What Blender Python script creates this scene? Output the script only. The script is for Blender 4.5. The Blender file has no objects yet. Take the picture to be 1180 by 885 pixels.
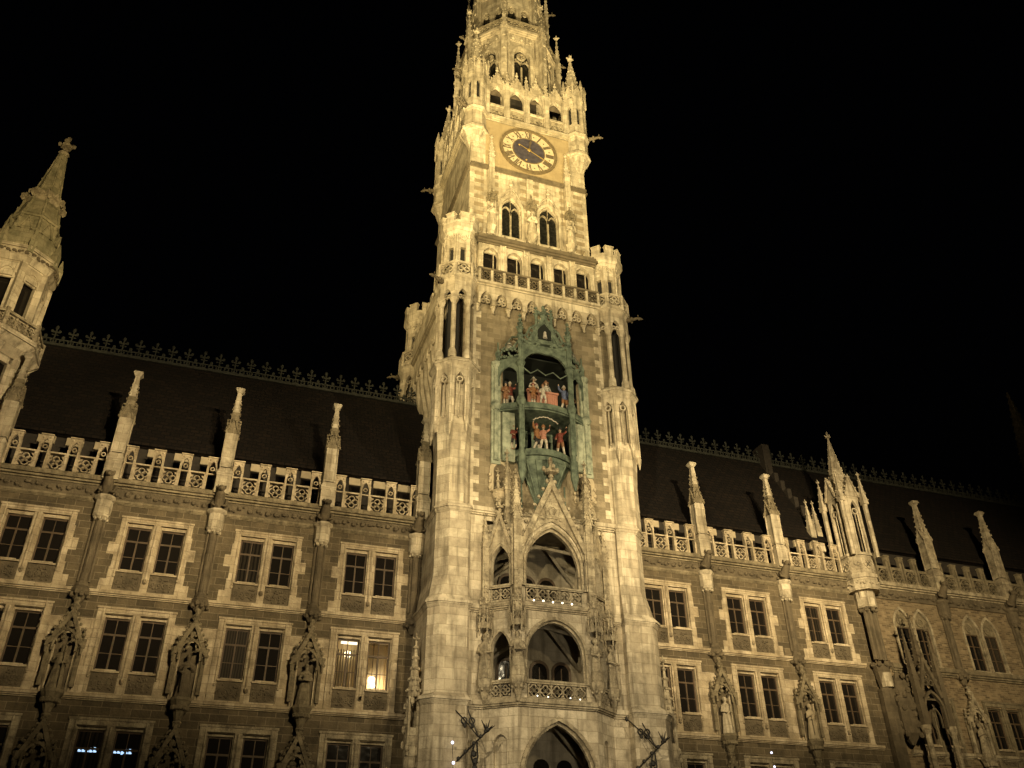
import bpy, bmesh, math, random
from mathutils import Matrix, Vector
S = bpy.context.scene
COL = S.collection
PI = math.pi
R = math.radians

# ------------------------------------------------------------------ camera
CAM = Vector((-16.226, -44.154, 1.6))
yaw, pitch, roll = R(19.31976), R(32.71732), R(-0.48871)
fw = Vector((math.sin(yaw)*math.cos(pitch), math.cos(yaw)*math.cos(pitch), math.sin(pitch)))
rt = Vector((math.cos(yaw), -math.sin(yaw), 0))
up = rt.cross(fw)
cr, sr = math.cos(roll), math.sin(roll)
rt, up = cr*rt + sr*up, -sr*rt + cr*up
cam = bpy.data.objects.new('camera', bpy.data.cameras.new('camera'))
COL.objects.link(cam)
cam.matrix_world = Matrix(((rt.x, up.x, -fw.x, CAM.x), (rt.y, up.y, -fw.y, CAM.y), (rt.z, up.z, -fw.z, CAM.z), (0, 0, 0, 1)))
cam.data.sensor_width = 36
cam.data.lens = 36*993.208/1180
cam.data.clip_start = 0.1
cam.data.clip_end = 2000
S.camera = cam

# ------------------------------------------------------------------ night sky
W_ = bpy.data.worlds.new('World')
S.world = W_
W_.use_nodes = True
nt = W_.node_tree
sky = nt.nodes.new('ShaderNodeTexSky')
sky.sky_type = 'NISHITA'
sky.sun_disc = False
sky.sun_elevation = R(-4)
sky.sun_rotation = R(200)
bg = nt.nodes['Background']
nt.links.new(sky.outputs[0], bg.inputs[0])
bg.inputs[1].default_value = 0.022

# ------------------------------------------------------------------ floodlights on the roofs across the square
def flood(loc, aim, watts, cone, blend, col, soft=0.5):
    l = bpy.data.lights.new('floodlight', 'SPOT')
    l.energy = watts
    l.spot_size = R(cone)
    l.spot_blend = blend
    l.color = col
    l.shadow_soft_size = soft
    o = bpy.data.objects.new('floodlight', l)
    COL.objects.link(o)
    o.location = loc
    o.rotation_euler = (Vector(aim) - Vector(loc)).to_track_quat('-Z', 'Y').to_euler()
    return o
WARM = (1.0, .79, .45)
flood((-17, -43, 20), (0, -1, 52), 122000, 36, .9, (1.0, .79, .38))     # the upper tower
flood((14, -42, 20), (0, -1, 53), 46000, 36, .9, (1.0, .79, .38))
flood((-13, -33, 3), (0, 0, 69), 270000, 26, .9, (1.0, .80, .40))       # octagon and spire, steeply from the square
flood((11, -32, 3), (0, 0, 69), 105000, 26, .9, (1.0, .80, .40))
flood((-20, -40, 20), (0, -3, 31), 56000, 42, .9, (1.0, .82, .48))      # tower shaft
flood((14, -40, 20), (0, -3, 31), 34000, 42, .9, (1.0, .82, .48))
flood((-40, -34, 22), (-3, 4, 48), 80000, 40, .9, (1.0, .76, .34))      # left flank of the tower
flood((-27, -38, 25), (0, -3, 14), 40000, 30, .9, (1.0, .83, .53))       # foot of the tower
flood((9, -40, 24), (0, -3, 14), 20000, 36, .9, (1.0, .83, .53))
flood((-6, -34, 4.5), (0, -3, 12), 7500, 34, .9, (1.0, .86, .62))       # weak low fill, added to brighten portal and loggia interiors
flood((-6, -42, 21), (-25, 0, 22.5), 72000, 38, 1, WARM)                # left wing
flood((-2, -42, 21), (-12, 0, 20.5), 52000, 36, 1, WARM)
flood((3, -42, 21), (13, 0, 21.5), 112000, 37, 1, WARM)                  # right wing
flood((6, -42, 21), (27, 0, 21.5), 88000, 38, 1, WARM)
flood((0, -44, 20), (-6, 0, 14), 7000, 90, 1, WARM)                     # stray light on both wings
flood((-14, -40, 22), (-30.5, 0, 37), 60000, 24, .9, (1.0, .76, .36))   # stair turret

S.view_settings.view_transform = 'Standard'
S.view_settings.look = 'None'
S.view_settings.exposure = 0
S.view_settings.gamma = 1

# ------------------------------------------------------------------ materials
def uvgroup():
    g = bpy.data.node_groups.new('wall_coords', 'ShaderNodeTree')
    g.interface.new_socket('Vector', in_out='OUTPUT', socket_type='NodeSocketVector')
    N, L = g.nodes, g.links
    out = N.new('NodeGroupOutput')
    ge = N.new('ShaderNodeNewGeometry')
    cr_ = N.new('ShaderNodeVectorMath'); cr_.operation = 'CROSS_PRODUCT'
    cr_.inputs[0].default_value = (0, 0, 1)
    L.new(ge.outputs['True Normal'], cr_.inputs[1])
    d = N.new('ShaderNodeVectorMath'); d.operation = 'DOT_PRODUCT'
    L.new(ge.outputs['Position'], d.inputs[0]); L.new(cr_.outputs[0], d.inputs[1])
    sp = N.new('ShaderNodeSeparateXYZ'); L.new(ge.outputs['Position'], sp.inputs[0])
    cb = N.new('ShaderNodeCombineXYZ')
    L.new(d.outputs['Value'], cb.inputs[0]); L.new(sp.outputs['Z'], cb.inputs[1])
    L.new(cb.outputs[0], out.inputs[0])
    return g
UVG = uvgroup()

def base_mat(name):
    m = bpy.data.materials.new(name)
    m.use_nodes = True
    return m, m.node_tree.nodes, m.node_tree.links, m.node_tree.nodes['Principled BSDF']

def mix(N, L, a, b, fac, mode='MIX'):
    x = N.new('ShaderNodeMix'); x.data_type = 'RGBA'; x.blend_type = mode
    for s, v in ((x.inputs[0], fac), (x.inputs[6], a), (x.inputs[7], b)):
        if hasattr(v, 'links') or hasattr(v, 'is_linked'):
            L.new(v, s)
        else:
            s.default_value = v
    return x.outputs[2]

def c4(c): return (c[0], c[1], c[2], 1)

def stone(name, ca, cb, mortar, bw=.9, bh=.36, ms=.012, stain=.5, stainc=(.05, .042, .03), rough=.9, bump=.3, streak=.5, nsc=1.1):
    m, N, L, P = base_mat(name)
    uv = N.new('ShaderNodeGroup'); uv.node_tree = UVG
    br = N.new('ShaderNodeTexBrick')
    L.new(uv.outputs[0], br.inputs['Vector'])
    br.inputs['Scale'].default_value = 1
    br.inputs['Color1'].default_value = c4(ca); br.inputs['Color2'].default_value = c4(cb)
    br.inputs['Mortar'].default_value = c4(mortar)
    br.inputs['Mortar Size'].default_value = ms; br.inputs['Mortar Smooth'].default_value = .4
    br.inputs['Brick Width'].default_value = bw; br.inputs['Row Height'].default_value = bh
    br.inputs['Bias'].default_value = 0
    ge = N.new('ShaderNodeNewGeometry')
    n1 = N.new('ShaderNodeTexNoise'); n1.inputs['Scale'].default_value = nsc; n1.inputs['Detail'].default_value = 7
    n1.inputs['Roughness'].default_value = .68
    L.new(ge.outputs['Position'], n1.inputs['Vector'])
    r1 = N.new('ShaderNodeMapRange'); r1.inputs[1].default_value = .42; r1.inputs[2].default_value = .72
    L.new(n1.outputs['Fac'], r1.inputs[0])
    # streaks running down
    mp = N.new('ShaderNodeMapping'); mp.inputs['Scale'].default_value = (2.6, 2.6, .22)
    L.new(ge.outputs['Position'], mp.inputs[0])
    n2 = N.new('ShaderNodeTexNoise'); n2.inputs['Scale'].default_value = 1.3; n2.inputs['Detail'].default_value = 5
    L.new(mp.outputs[0], n2.inputs['Vector'])
    r2 = N.new('ShaderNodeMapRange'); r2.inputs[1].default_value = .5; r2.inputs[2].default_value = .75
    r2.inputs[4].default_value = streak
    L.new(n2.outputs['Fac'], r2.inputs[0])
    ms_ = N.new('ShaderNodeMath'); ms_.operation = 'MULTIPLY'; ms_.inputs[1].default_value = stain
    L.new(r1.outputs[0], ms_.inputs[0])
    a = mix(N, L, br.outputs['Color'], c4(stainc), ms_.outputs[0])
    b = mix(N, L, a, c4(stainc), r2.outputs[0])
    L.new(b, P.inputs['Base Color'])
    P.inputs['Roughness'].default_value = rough
    P.inputs['Specular IOR Level'].default_value = .2
    n3 = N.new('ShaderNodeTexNoise'); n3.inputs['Scale'].default_value = 9; n3.inputs['Detail'].default_value = 6
    L.new(ge.outputs['Position'], n3.inputs['Vector'])
    sb = N.new('ShaderNodeMath'); sb.operation = 'SUBTRACT'
    mm = N.new('ShaderNodeMath'); mm.operation = 'MULTIPLY'; mm.inputs[1].default_value = .6
    L.new(br.outputs['Fac'], mm.inputs[0])
    L.new(n3.outputs['Fac'], sb.inputs[0]); L.new(mm.outputs[0], sb.inputs[1])
    bp = N.new('ShaderNodeBump'); bp.inputs['Strength'].default_value = bump; bp.inputs['Distance'].default_value = .06
    L.new(sb.outputs[0], bp.inputs['Height']); L.new(bp.outputs[0], P.inputs['Normal'])
    return m

def plain(name, col, rough=.6, metal=0, col2=None, scale=3, bump=0, spec=.3):
    m, N, L, P = base_mat(name)
    P.inputs['Base Color'].default_value = c4(col)
    P.inputs['Roughness'].default_value = rough
    P.inputs['Metallic'].default_value = metal
    P.inputs['Specular IOR Level'].default_value = spec
    if col2:
        ge = N.new('ShaderNodeNewGeometry')
        n = N.new('ShaderNodeTexNoise'); n.inputs['Scale'].default_value = scale; n.inputs['Detail'].default_value = 7
        n.inputs['Roughness'].default_value = .65
        L.new(ge.outputs['Position'], n.inputs['Vector'])
        r = N.new('ShaderNodeMapRange'); r.inputs[1].default_value = .38; r.inputs[2].default_value = .66
        L.new(n.outputs['Fac'], r.inputs[0])
        L.new(mix(N, L, c4(col), c4(col2), r.outputs[0]), P.inputs['Base Color'])
        if bump:
            bp = N.new('ShaderNodeBump'); bp.inputs['Strength'].default_value = bump; bp.inputs['Distance'].default_value = .05
            L.new(n.outputs['Fac'], bp.inputs['Height']); L.new(bp.outputs[0], P.inputs['Normal'])
    return m

def glow(name, col, strength):
    m, N, L, P = base_mat(name)
    P.inputs['Base Color'].default_value = c4(col)
    P.inputs['Emission Color'].default_value = c4(col)
    P.inputs['Emission Strength'].default_value = strength
    return m

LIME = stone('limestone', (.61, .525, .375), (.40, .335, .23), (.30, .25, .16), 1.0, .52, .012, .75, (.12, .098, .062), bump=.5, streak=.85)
CARVE = stone('carved_limestone', (.47, .40, .27), (.33, .27, .175), (.2, .16, .1), .7, .45, .006, .9, (.075, .06, .038), bump=.7, streak=.6, nsc=2.6)
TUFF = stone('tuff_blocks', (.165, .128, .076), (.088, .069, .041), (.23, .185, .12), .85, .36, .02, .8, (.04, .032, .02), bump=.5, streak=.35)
DARKC = stone('soot_and_shade_stone', (.17, .135, .085), (.12, .095, .06), (.12, .095, .06), .6, .4, .004, .7, (.045, .037, .024), bump=.6, streak=.4)
DARKC2 = stone('grimy_stone', (.28, .23, .145), (.19, .155, .095), (.13, .10, .065), .6, .4, .006, .8, (.06, .048, .03), bump=.7, streak=.5, nsc=2.6)
OCHRE = stone('ochre_ashlar', (.38, .295, .165), (.31, .24, .135), (.29, .225, .13), 1.4, .6, .005, .5, (.2, .145, .075), bump=.3, streak=.4)
BRICK = stone('old_brick', (.30, .225, .13), (.12, .088, .05), (.27, .22, .14), .36, .125, .014, .5, (.07, .045, .025), bump=.5, streak=.3)
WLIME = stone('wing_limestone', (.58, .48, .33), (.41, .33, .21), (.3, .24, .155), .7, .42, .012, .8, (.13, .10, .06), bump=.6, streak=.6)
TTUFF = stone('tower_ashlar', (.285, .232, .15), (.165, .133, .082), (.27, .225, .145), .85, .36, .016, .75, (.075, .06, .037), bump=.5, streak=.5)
COPPER = plain('green_copper', (.150, .182, .130), .8, 0, (.042, .055, .041), 2.2, .5)
COPPERL = plain('pale_green_copper', (.36, .375, .275), .8, 0, (.13, .15, .108), 2.2, .5)
COPPERD = plain('dark_copper_lining_shade', (.012, .014, .010), .8)  # near-black copper, paints in the shade of the carillon recess and gable niche
ROOF = stone('roof_tiles', (.0135, .0085, .005), (.0065, .0042, .0026), (.002, .0015, .001), .42, .30, .03, .6, (.004, .003, .002), bump=1., streak=.5)
GLASS = plain('window_glass', (.012, .010, .008), .06, 0, None, spec=.5)
def wavy(m):
    N, L, P = m.node_tree.nodes, m.node_tree.links, m.node_tree.nodes['Principled BSDF']
    ge = N.new('ShaderNodeNewGeometry'); n = N.new('ShaderNodeTexNoise'); n.inputs['Scale'].default_value = 1.6
    L.new(ge.outputs['Position'], n.inputs['Vector'])
    bp = N.new('ShaderNodeBump'); bp.inputs['Strength'].default_value = .15; bp.inputs['Distance'].default_value = .08
    L.new(n.outputs['Fac'], bp.inputs['Height']); L.new(bp.outputs[0], P.inputs['Normal'])
wavy(GLASS)
def curtained(name, ca, cb, per):
    m = plain(name, ca, .12, spec=.5); N, L, P = m.node_tree.nodes, m.node_tree.links, m.node_tree.nodes['Principled BSDF']
    ge = N.new('ShaderNodeNewGeometry'); w = N.new('ShaderNodeTexWave'); w.inputs['Scale'].default_value = per; w.inputs['Distortion'].default_value = 1.5; w.inputs['Detail'].default_value = 2
    L.new(ge.outputs['Position'], w.inputs['Vector']); L.new(mix(N, L, c4(ca), c4(cb), w.outputs['Fac']), P.inputs['Base Color'])
    wavy(m); return m
PANES = [GLASS, GLASS, GLASS, GLASS, curtained('pane_before_dark_curtain', (.026,.021,.015), (.012,.010,.007), 1.7), GLASS, curtained('pane_before_net_curtain', (.048,.039,.027), (.022,.018,.013), 2.6), GLASS]
PRNG = random.Random(77)
def vary_panes():
    for o in bpy.data.objects:
        if o.name.split('.')[0] == 'glass_pane' and o.material_slots and o.material_slots[0].material == GLASS:
            o.material_slots[0].link = 'OBJECT'; o.material_slots[0].material = PRNG.choice(PANES)
LEAD = plain('leaded_glass', (.018, .017, .013), .25, 0, (.006, .006, .005), 5)
WOOD = plain('sash_wood', (.105, .07, .04), .6, 0, (.07, .048, .028), 6)
IRON = plain('black_iron', (.02, .018, .015), .55, .3)
CRESTM = plain('crest_iron', (.036, .036, .026), .7, 0, (.014, .014, .010), 5)
ATTIC = plain('attic_slate_and_shade', (.035, .028, .02), .8, 0, (.02, .016, .012), 4)
GOLD = plain('gilding', (.72, .48, .14), .35, .7)
DIALBLUE = plain('dial_blue', (.075, .065, .072), .5, 0, (.032, .028, .036), 3.5)
DIALPALE = plain('dial_stone', (.52, .43, .27), .8, 0, (.42, .34, .21), 3)
NUMERAL = plain('numeral_paint', (.10, .075, .045), .6)
DARKIN = plain('dark_room_shade', (.02, .018, .015), .9)  # near-black colour standing in for the shade inside rooms and turrets
VAULT = stone('vault_plaster', (.36, .31, .22), (.29, .245, .17), (.25, .21, .14), .9, .5, .01, .5, (.06, .05, .03), bump=.3)
FASCIA = plain('pale_fascia', (.42, .34, .22), .7, 0, (.3, .25, .16), 2)
ROOM = glow('lit_room', (1.0, .78, .38), .55)
ROOMDIM = glow('lit_room_dim', (1.0, .80, .45), .16)
BULB = glow('lamp_bulb', (1.0, .86, .55), 9)
WHITEBULB = glow('white_bulb', (1.0, .95, .8), 5)
BLUEBULB = glow('blue_white_bulb', (.72, .74, 1.0), 2.2)
SIGN_REFLECTION = glow('blue_white_reflection', (.45, .68, 1.0), 1.3)
CLEAR, _n, _l, _p = base_mat('clear_glass')
_p.inputs['Transmission Weight'].default_value = 1; _p.inputs['Roughness'].default_value = .02
_p.inputs['IOR'].default_value = 1.02
SKIN = plain('painted_skin', (.34, .23, .15), .6)
CLOTH = {k: plain('painted_'+k, c, .6) for k, c in dict(red=(.17, .045, .03), pink=(.40, .19, .13), white=(.44, .39, .31),
         orange=(.24, .11, .045), blue=(.10, .12, .20), brown=(.2, .10, .05), green=(.07, .16, .06), grey=(.42, .38, .32), black=(.02, .02, .02)).items()}

# ------------------------------------------------------------------ mesh builder
class MB:
    def __init__(s): s.v = []; s.f = []; s.T = None; s.cuts = []
    def cut(s):                                      # a new separate piece starts here
        if (len(s.v), len(s.f)) not in s.cuts and s.v: s.cuts.append((len(s.v), len(s.f)))
        return s
    def add(s, vs, fs):
        o = len(s.v)
        if s.T is None: s.v += [tuple(p) for p in vs]
        else: s.v += [tuple(s.T @ Vector(p)) for p in vs]
        s.f += [tuple(i+o for i in f) for f in fs]
        return s
    def box(s, x0, x1, y0, y1, z0, z1):
        return s.add([(x0,y0,z0),(x1,y0,z0),(x1,y1,z0),(x0,y1,z0),(x0,y0,z1),(x1,y0,z1),(x1,y1,z1),(x0,y1,z1)],
                     [(0,1,5,4),(1,2,6,5),(2,3,7,6),(3,0,4,7),(4,5,6,7),(3,2,1,0)])
    def prism(s, pts, y0, y1):                       # polygon in (x,z) pushed from y0 to y1
        n = len(pts)
        return s.add([(x,y0,z) for x,z in pts]+[(x,y1,z) for x,z in pts],
                     [tuple(range(n)), tuple(range(2*n-1,n-1,-1))]+[(i,(i+1)%n,n+(i+1)%n,n+i) for i in range(n)])
    def plate(s, pts, z0, z1):                       # polygon in (x,y) pushed from z0 to z1
        n = len(pts)
        return s.add([(x,y,z0) for x,y in pts]+[(x,y,z1) for x,y in pts],
                     [tuple(range(n)), tuple(range(2*n-1,n-1,-1))]+[(i,(i+1)%n,n+(i+1)%n,n+i) for i in range(n)])
    def band(s, A, B, y0, y1, closed=False):         # strip between two polylines in (x,z), pushed in y
        n = len(A)
        vs = [(x,y0,z) for x,z in A]+[(x,y0,z) for x,z in B]+[(x,y1,z) for x,z in A]+[(x,y1,z) for x,z in B]
        fs = []
        for i in range(n if closed else n-1):
            j = (i+1) % n
            fs += [(i,j,n+j,n+i),(2*n+j,2*n+i,3*n+i,3*n+j),(j,i,2*n+i,2*n+j),(n+i,n+j,3*n+j,3*n+i)]
        if not closed: fs += [(0,n,3*n,2*n),(n-1,2*n-1,4*n-1,3*n-1)]
        return s.add(vs, fs)
    def ring(s, cx, cz, ro, ri, y0, y1, n=16, k=1):
        A = [(cx+ro*math.cos(2*PI*i/n), cz+k*ro*math.sin(2*PI*i/n)) for i in range(n)]
        B = [(cx+ri*math.cos(2*PI*i/n), cz+k*ri*math.sin(2*PI*i/n)) for i in range(n)]
        return s.band(A, B, y0, y1, True)
    def loft(s, p0, z0, p1, z1):                     # frustum between two footprints of the same corner count
        n = len(p0)
        return s.add([(x,y,z0) for x,y in p0]+[(x,y,z1) for x,y in p1],
                     [tuple(range(n)), tuple(range(2*n-1,n-1,-1))]+[(i,(i+1)%n,n+(i+1)%n,n+i) for i in range(n)])
    def disc(s, cx, cz, r, y0, y1, n=32):
        return s.prism([(cx+r*math.cos(2*PI*i/n), cz+r*math.sin(2*PI*i/n)) for i in range(n)], y0, y1)
    def frus(s, cx, cy, z0, z1, a0, a1=None, n=8, rot=None):  # apothems; flat face to the front
        a1 = a0 if a1 is None else a1
        k = 1/math.cos(PI/n); rot = PI/n-PI/2 if rot is None else rot
        vs = []
        for z, a in ((z0,a0),(z1,a1)):
            vs += [(cx+a*k*math.cos(rot+2*PI*i/n), cy+a*k*math.sin(rot+2*PI*i/n), z) for i in range(n)]
        return s.add(vs, [tuple(range(n-1,-1,-1)), tuple(range(n,2*n))]+[(i,(i+1)%n,n+(i+1)%n,n+i) for i in range(n)])
    def lathe(s, cx, cy, prof, n=8, rot=None):
        for (z0,a0),(z1,a1) in zip(prof, prof[1:]):
            if z1-z0 > 1e-4: s.frus(cx, cy, z0, z1, max(a0,.004), max(a1,.004), n, rot)
        return s
    def tube(s, pts, r, n=6):
        pts = [Vector(p) for p in pts]
        rs = r if isinstance(r, (list, tuple)) else [r]*len(pts)
        vs, fs = [], []
        for i, p in enumerate(pts):
            d = (pts[min(i+1,len(pts)-1)]-pts[max(i-1,0)]).normalized()
            a = d.cross(Vector((0,0,1)) if abs(d.z) < .9 else Vector((1,0,0))).normalized(); b = d.cross(a)
            vs += [tuple(p+rs[i]*(math.cos(2*PI*k/n)*a+math.sin(2*PI*k/n)*b)) for k in range(n)]
        for i in range(len(pts)-1):
            fs += [(i*n+k, i*n+(k+1)%n, (i+1)*n+(k+1)%n, (i+1)*n+k) for k in range(n)]
        m = len(pts)-1
        fs += [tuple(range(n-1,-1,-1)), tuple(m*n+k for k in range(n))]
        return s.add(vs, fs)
    def blob(s, c, rx, ry=None, rz=None, n=7, m=4):
        ry = rx if ry is None else ry; rz = rx if rz is None else rz
        vs = [(c[0],c[1],c[2]-rz)]
        for j in range(1,m):
            t = -PI/2+PI*j/m
            vs += [(c[0]+rx*math.cos(t)*math.cos(2*PI*i/n), c[1]+ry*math.cos(t)*math.sin(2*PI*i/n), c[2]+rz*math.sin(t)) for i in range(n)]
        vs.append((c[0],c[1],c[2]+rz))
        fs = [(0,1+(i+1)%n,1+i) for i in range(n)]
        for j in range(m-2):
            a = 1+j*n
            fs += [(a+i,a+(i+1)%n,a+n+(i+1)%n,a+n+i) for i in range(n)]
        a = 1+(m-2)*n; t = len(vs)-1
        fs += [(a+i,a+(i+1)%n,t) for i in range(n)]
        return s.add(vs, fs)
    def mesh(s, name):
        me = bpy.data.meshes.new(name)
        me.from_pydata(s.v, [], s.f)
        b = bmesh.new(); b.from_mesh(me)
        bmesh.ops.recalc_face_normals(b, faces=b.faces)
        b.to_mesh(me); b.free()
        return me
    def build(s, name, mat, parent=None, smooth=False, fuse=0, at=None):
        """one mesh object; verts are in world coordinates unless `at` (the place of their local origin) is given"""
        if s.cuts:
            ends = [c for c in s.cuts if c[0] < len(s.v)]+[(len(s.v), len(s.f))]
            v0 = f0 = 0; first = None
            for v1, f1 in ends:
                p = MB(); p.v = s.v[v0:v1]; p.f = [tuple(i-v0 for i in f) for f in s.f[f0:f1]]
                o = p.build(name, mat, parent, smooth, fuse, at); first = first or o
                v0, f0 = v1, f1
            return first
        me = s.mesh(name)
        if fuse: me = fused(me, fuse)
        o = bpy.data.objects.new(name, me)
        COL.objects.link(o)
        me.materials.clear(); me.materials.append(mat)
        if smooth or fuse:
            for p in me.polygons: p.use_smooth = True
        w = wloc(parent) if parent else Vector((0,0,0))
        if parent: o.parent = parent
        if at is None:
            if parent: me.transform(Matrix.Translation(-w))
        else: o.location = Vector(at)-w
        return o

def fused(me, vox):
    o = bpy.data.objects.new('tmp', me); COL.objects.link(o)
    m = o.modifiers.new('r', 'REMESH'); m.mode = 'VOXEL'; m.voxel_size = vox
    dg = bpy.context.evaluated_depsgraph_get(); dg.update()
    me2 = bpy.data.meshes.new_from_object(o.evaluated_get(dg))
    bpy.data.objects.remove(o); bpy.data.meshes.remove(me)
    return me2

def wloc(o):
    w = Vector((0,0,0))
    while o: w += o.location; o = o.parent
    return w

def thing(name, label, cat, loc, group=None, kind=None):
    o = bpy.data.objects.new(name, None); COL.objects.link(o)
    o.empty_display_size = .3
    o.location = loc
    return tag(o, label, cat, group, kind)

def tag(o, label=None, cat=None, group=None, kind=None):
    if label: o['label'] = label
    if cat: o['category'] = cat
    if group: o['group'] = group
    if kind: o['kind'] = kind
    return o

KIDS = {}
def clone(o, parent, at=None):
    """copy of a part (or thing) and everything under it"""
    c = o.copy(); COL.objects.link(c)
    if parent: c.parent = parent
    if at is not None: c.location = Vector(at)-(wloc(parent) if parent else Vector((0,0,0)))
    for k in [x for x in o.children]: clone(k, c)
    return c

RNG = random.Random(7)
def arch(xc, a, zs, h, n=7):
    Rr = (a*a+h*h)/(2*a)
    e = math.atan2(h, a-Rr)
    L = [(xc-a+Rr+Rr*math.cos(PI+(e-PI)*i/n), zs+Rr*math.sin(PI+(e-PI)*i/n)) for i in range(n+1)]
    return L+[(2*xc-x, z) for x, z in reversed(L[:-1])]

def arch_panel(mb, x0, x1, z0, z1, xc, a, zs, h, y0, y1, zsill=None):
    zb = z0 if zsill is None else zsill
    A = [(xc-a, zb)]+arch(xc, a, zs, h)+[(xc+a, zb)]
    # left half and right half keep every polygon simple
    k = len(A)//2
    mb.prism([(x0, zb)]+A[:k+1]+[(xc, z1), (x0, z1)], y0, y1)
    mb.prism(A[k:]+[(x1, zb), (x1, z1), (xc, z1)], y0, y1)
    if zsill is not None and zsill > z0: mb.box(x0, x1, y0, y1, z0, zsill)

def arch_band(mb, xc, a, zb, zs, h, t, y0, y1, ht=None):
    A = [(xc-a, zb)]+arch(xc, a, zs, h)+[(xc+a, zb)]
    B = [(xc-a-t, zb)]+arch(xc, a+t, zs, h+(t*1.25 if ht is None else ht))+[(xc+a+t, zb)]
    mb.band(B, A, y0, y1)

def quatrefoil(mb, cx, cz, r, y0, y1, t=.05):
    """square panel with a pierced four-lobed opening: ring plus cusps"""
    for dx, dz in ((1,0),(-1,0),(0,1),(0,-1)):
        mb.ring(cx+dx*r*.5, cz+dz*r*.5, r*.5, r*.5-t, y0, y1, 10)
    for dx, dz in ((1,1),(-1,1),(1,-1),(-1,-1)):
        mb.prism([(cx+dx*r, cz+dz*r),(cx+dx*r*.55, cz+dz*r),(cx+dx*r*.72, cz+dz*r*.72),(cx+dx*r, cz+dz*r*.55)], y0+.01, y1-.01)

def leaves(mb, x0, x1, y, z0, z1, step, r, rng):
    x = x0+step*.5
    while x < x1:
        zc = (z0+z1)/2+rng.uniform(-.2,.2)*(z1-z0)
        mb.blob((x+rng.uniform(-.1,.1)*step, y, zc), r*rng.uniform(.8,1.2), r*.8, r*rng.uniform(.7,1.1), 6, 3)
        mb.blob((x+step*.4, y+.02, zc+rng.uniform(-.3,.3)*(z1-z0)), r*.6, r*.6, r*.6, 5, 3)
        x += step

def crockets(mb, p0, p1, n, r, rng=RNG, out=(0,0,0)):
    p0, p1, out = Vector(p0), Vector(p1), Vector(out)
    for i in range(n):
        q = p0.lerp(p1, (i+.5)/n)+out
        mb.blob(q, r*rng.uniform(.85,1.2), r, r*rng.uniform(.9,1.3), 5, 3)

def finial(mb, x, y, z, h):
    mb.tube([(x,y,z),(x,y,z+h)], [h*.10,h*.05], 6); mb.blob((x,y,z+h*.2), h*.15, h*.15, h*.07, 6, 3)
    mb.blob((x,y,z+h*.45), h*.30, h*.30, h*.16, 6, 3)
    for dx, dy in ((1,0),(-1,0),(0,1),(0,-1)): mb.blob((x+dx*h*.3, y+dy*h*.3, z+h*.55), h*.10, h*.10, h*.13, 5, 3)
    mb.blob((x,y,z+h*.95), h*.11, h*.11, h*.2, 5, 3)

def spirelet(mb, x, y, z0, z1, a, n=4, nc=5, cr=.06, knob=True):
    """crocketed little spire"""
    mb.lathe(x, y, [(z0,a),(z1,a*.12)], n)
    k = 1/math.cos(PI/n)
    for i in range(n):
        t = PI/n-PI/2+2*PI*i/n
        p0 = (x+a*k*math.cos(t), y+a*k*math.sin(t), z0+.05); p1 = (x, y, z1)
        crockets(mb, p0, p1, nc, cr, out=(math.cos(t)*cr*.5, math.sin(t)*cr*.5, 0))
    if knob: finial(mb, x, y, z1-.05, max(.35, (z1-z0)*.18))

def gablet(mb, xc, a, z0, z1, y0, y1, nc=3, cr=.05):
    t = a*.22
    mb.prism([(xc-a, z0),(xc+a, z0),(xc, z1)], y0+.02, y1)
    mb.band([(xc-a-t, z0-.02),(xc, z1+t*1.4),(xc+a+t, z0-.02)], [(xc-a+t*.3, z0-.02),(xc, z1-t*.9),(xc+a-t*.3, z0-.02)], y0-.05, y0+.06)
    if nc:
        for sx in (-1,1): crockets(mb, (xc+sx*(a+t), y0, z0+.05), (xc, y0, z1+t), nc, cr, out=(sx*cr*.6, 0, cr*.4))

# ------------------------------------------------------------------ ground
mb = MB(); mb.box(-400, 400, -300, 400, -.3, 0)
tag(mb.build('plaza', stone('plaza_slabs', (.16,.15,.13), (.13,.12,.105), (.08,.075,.07), .9, .9, .01)), None, None, None, 'structure')

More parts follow.
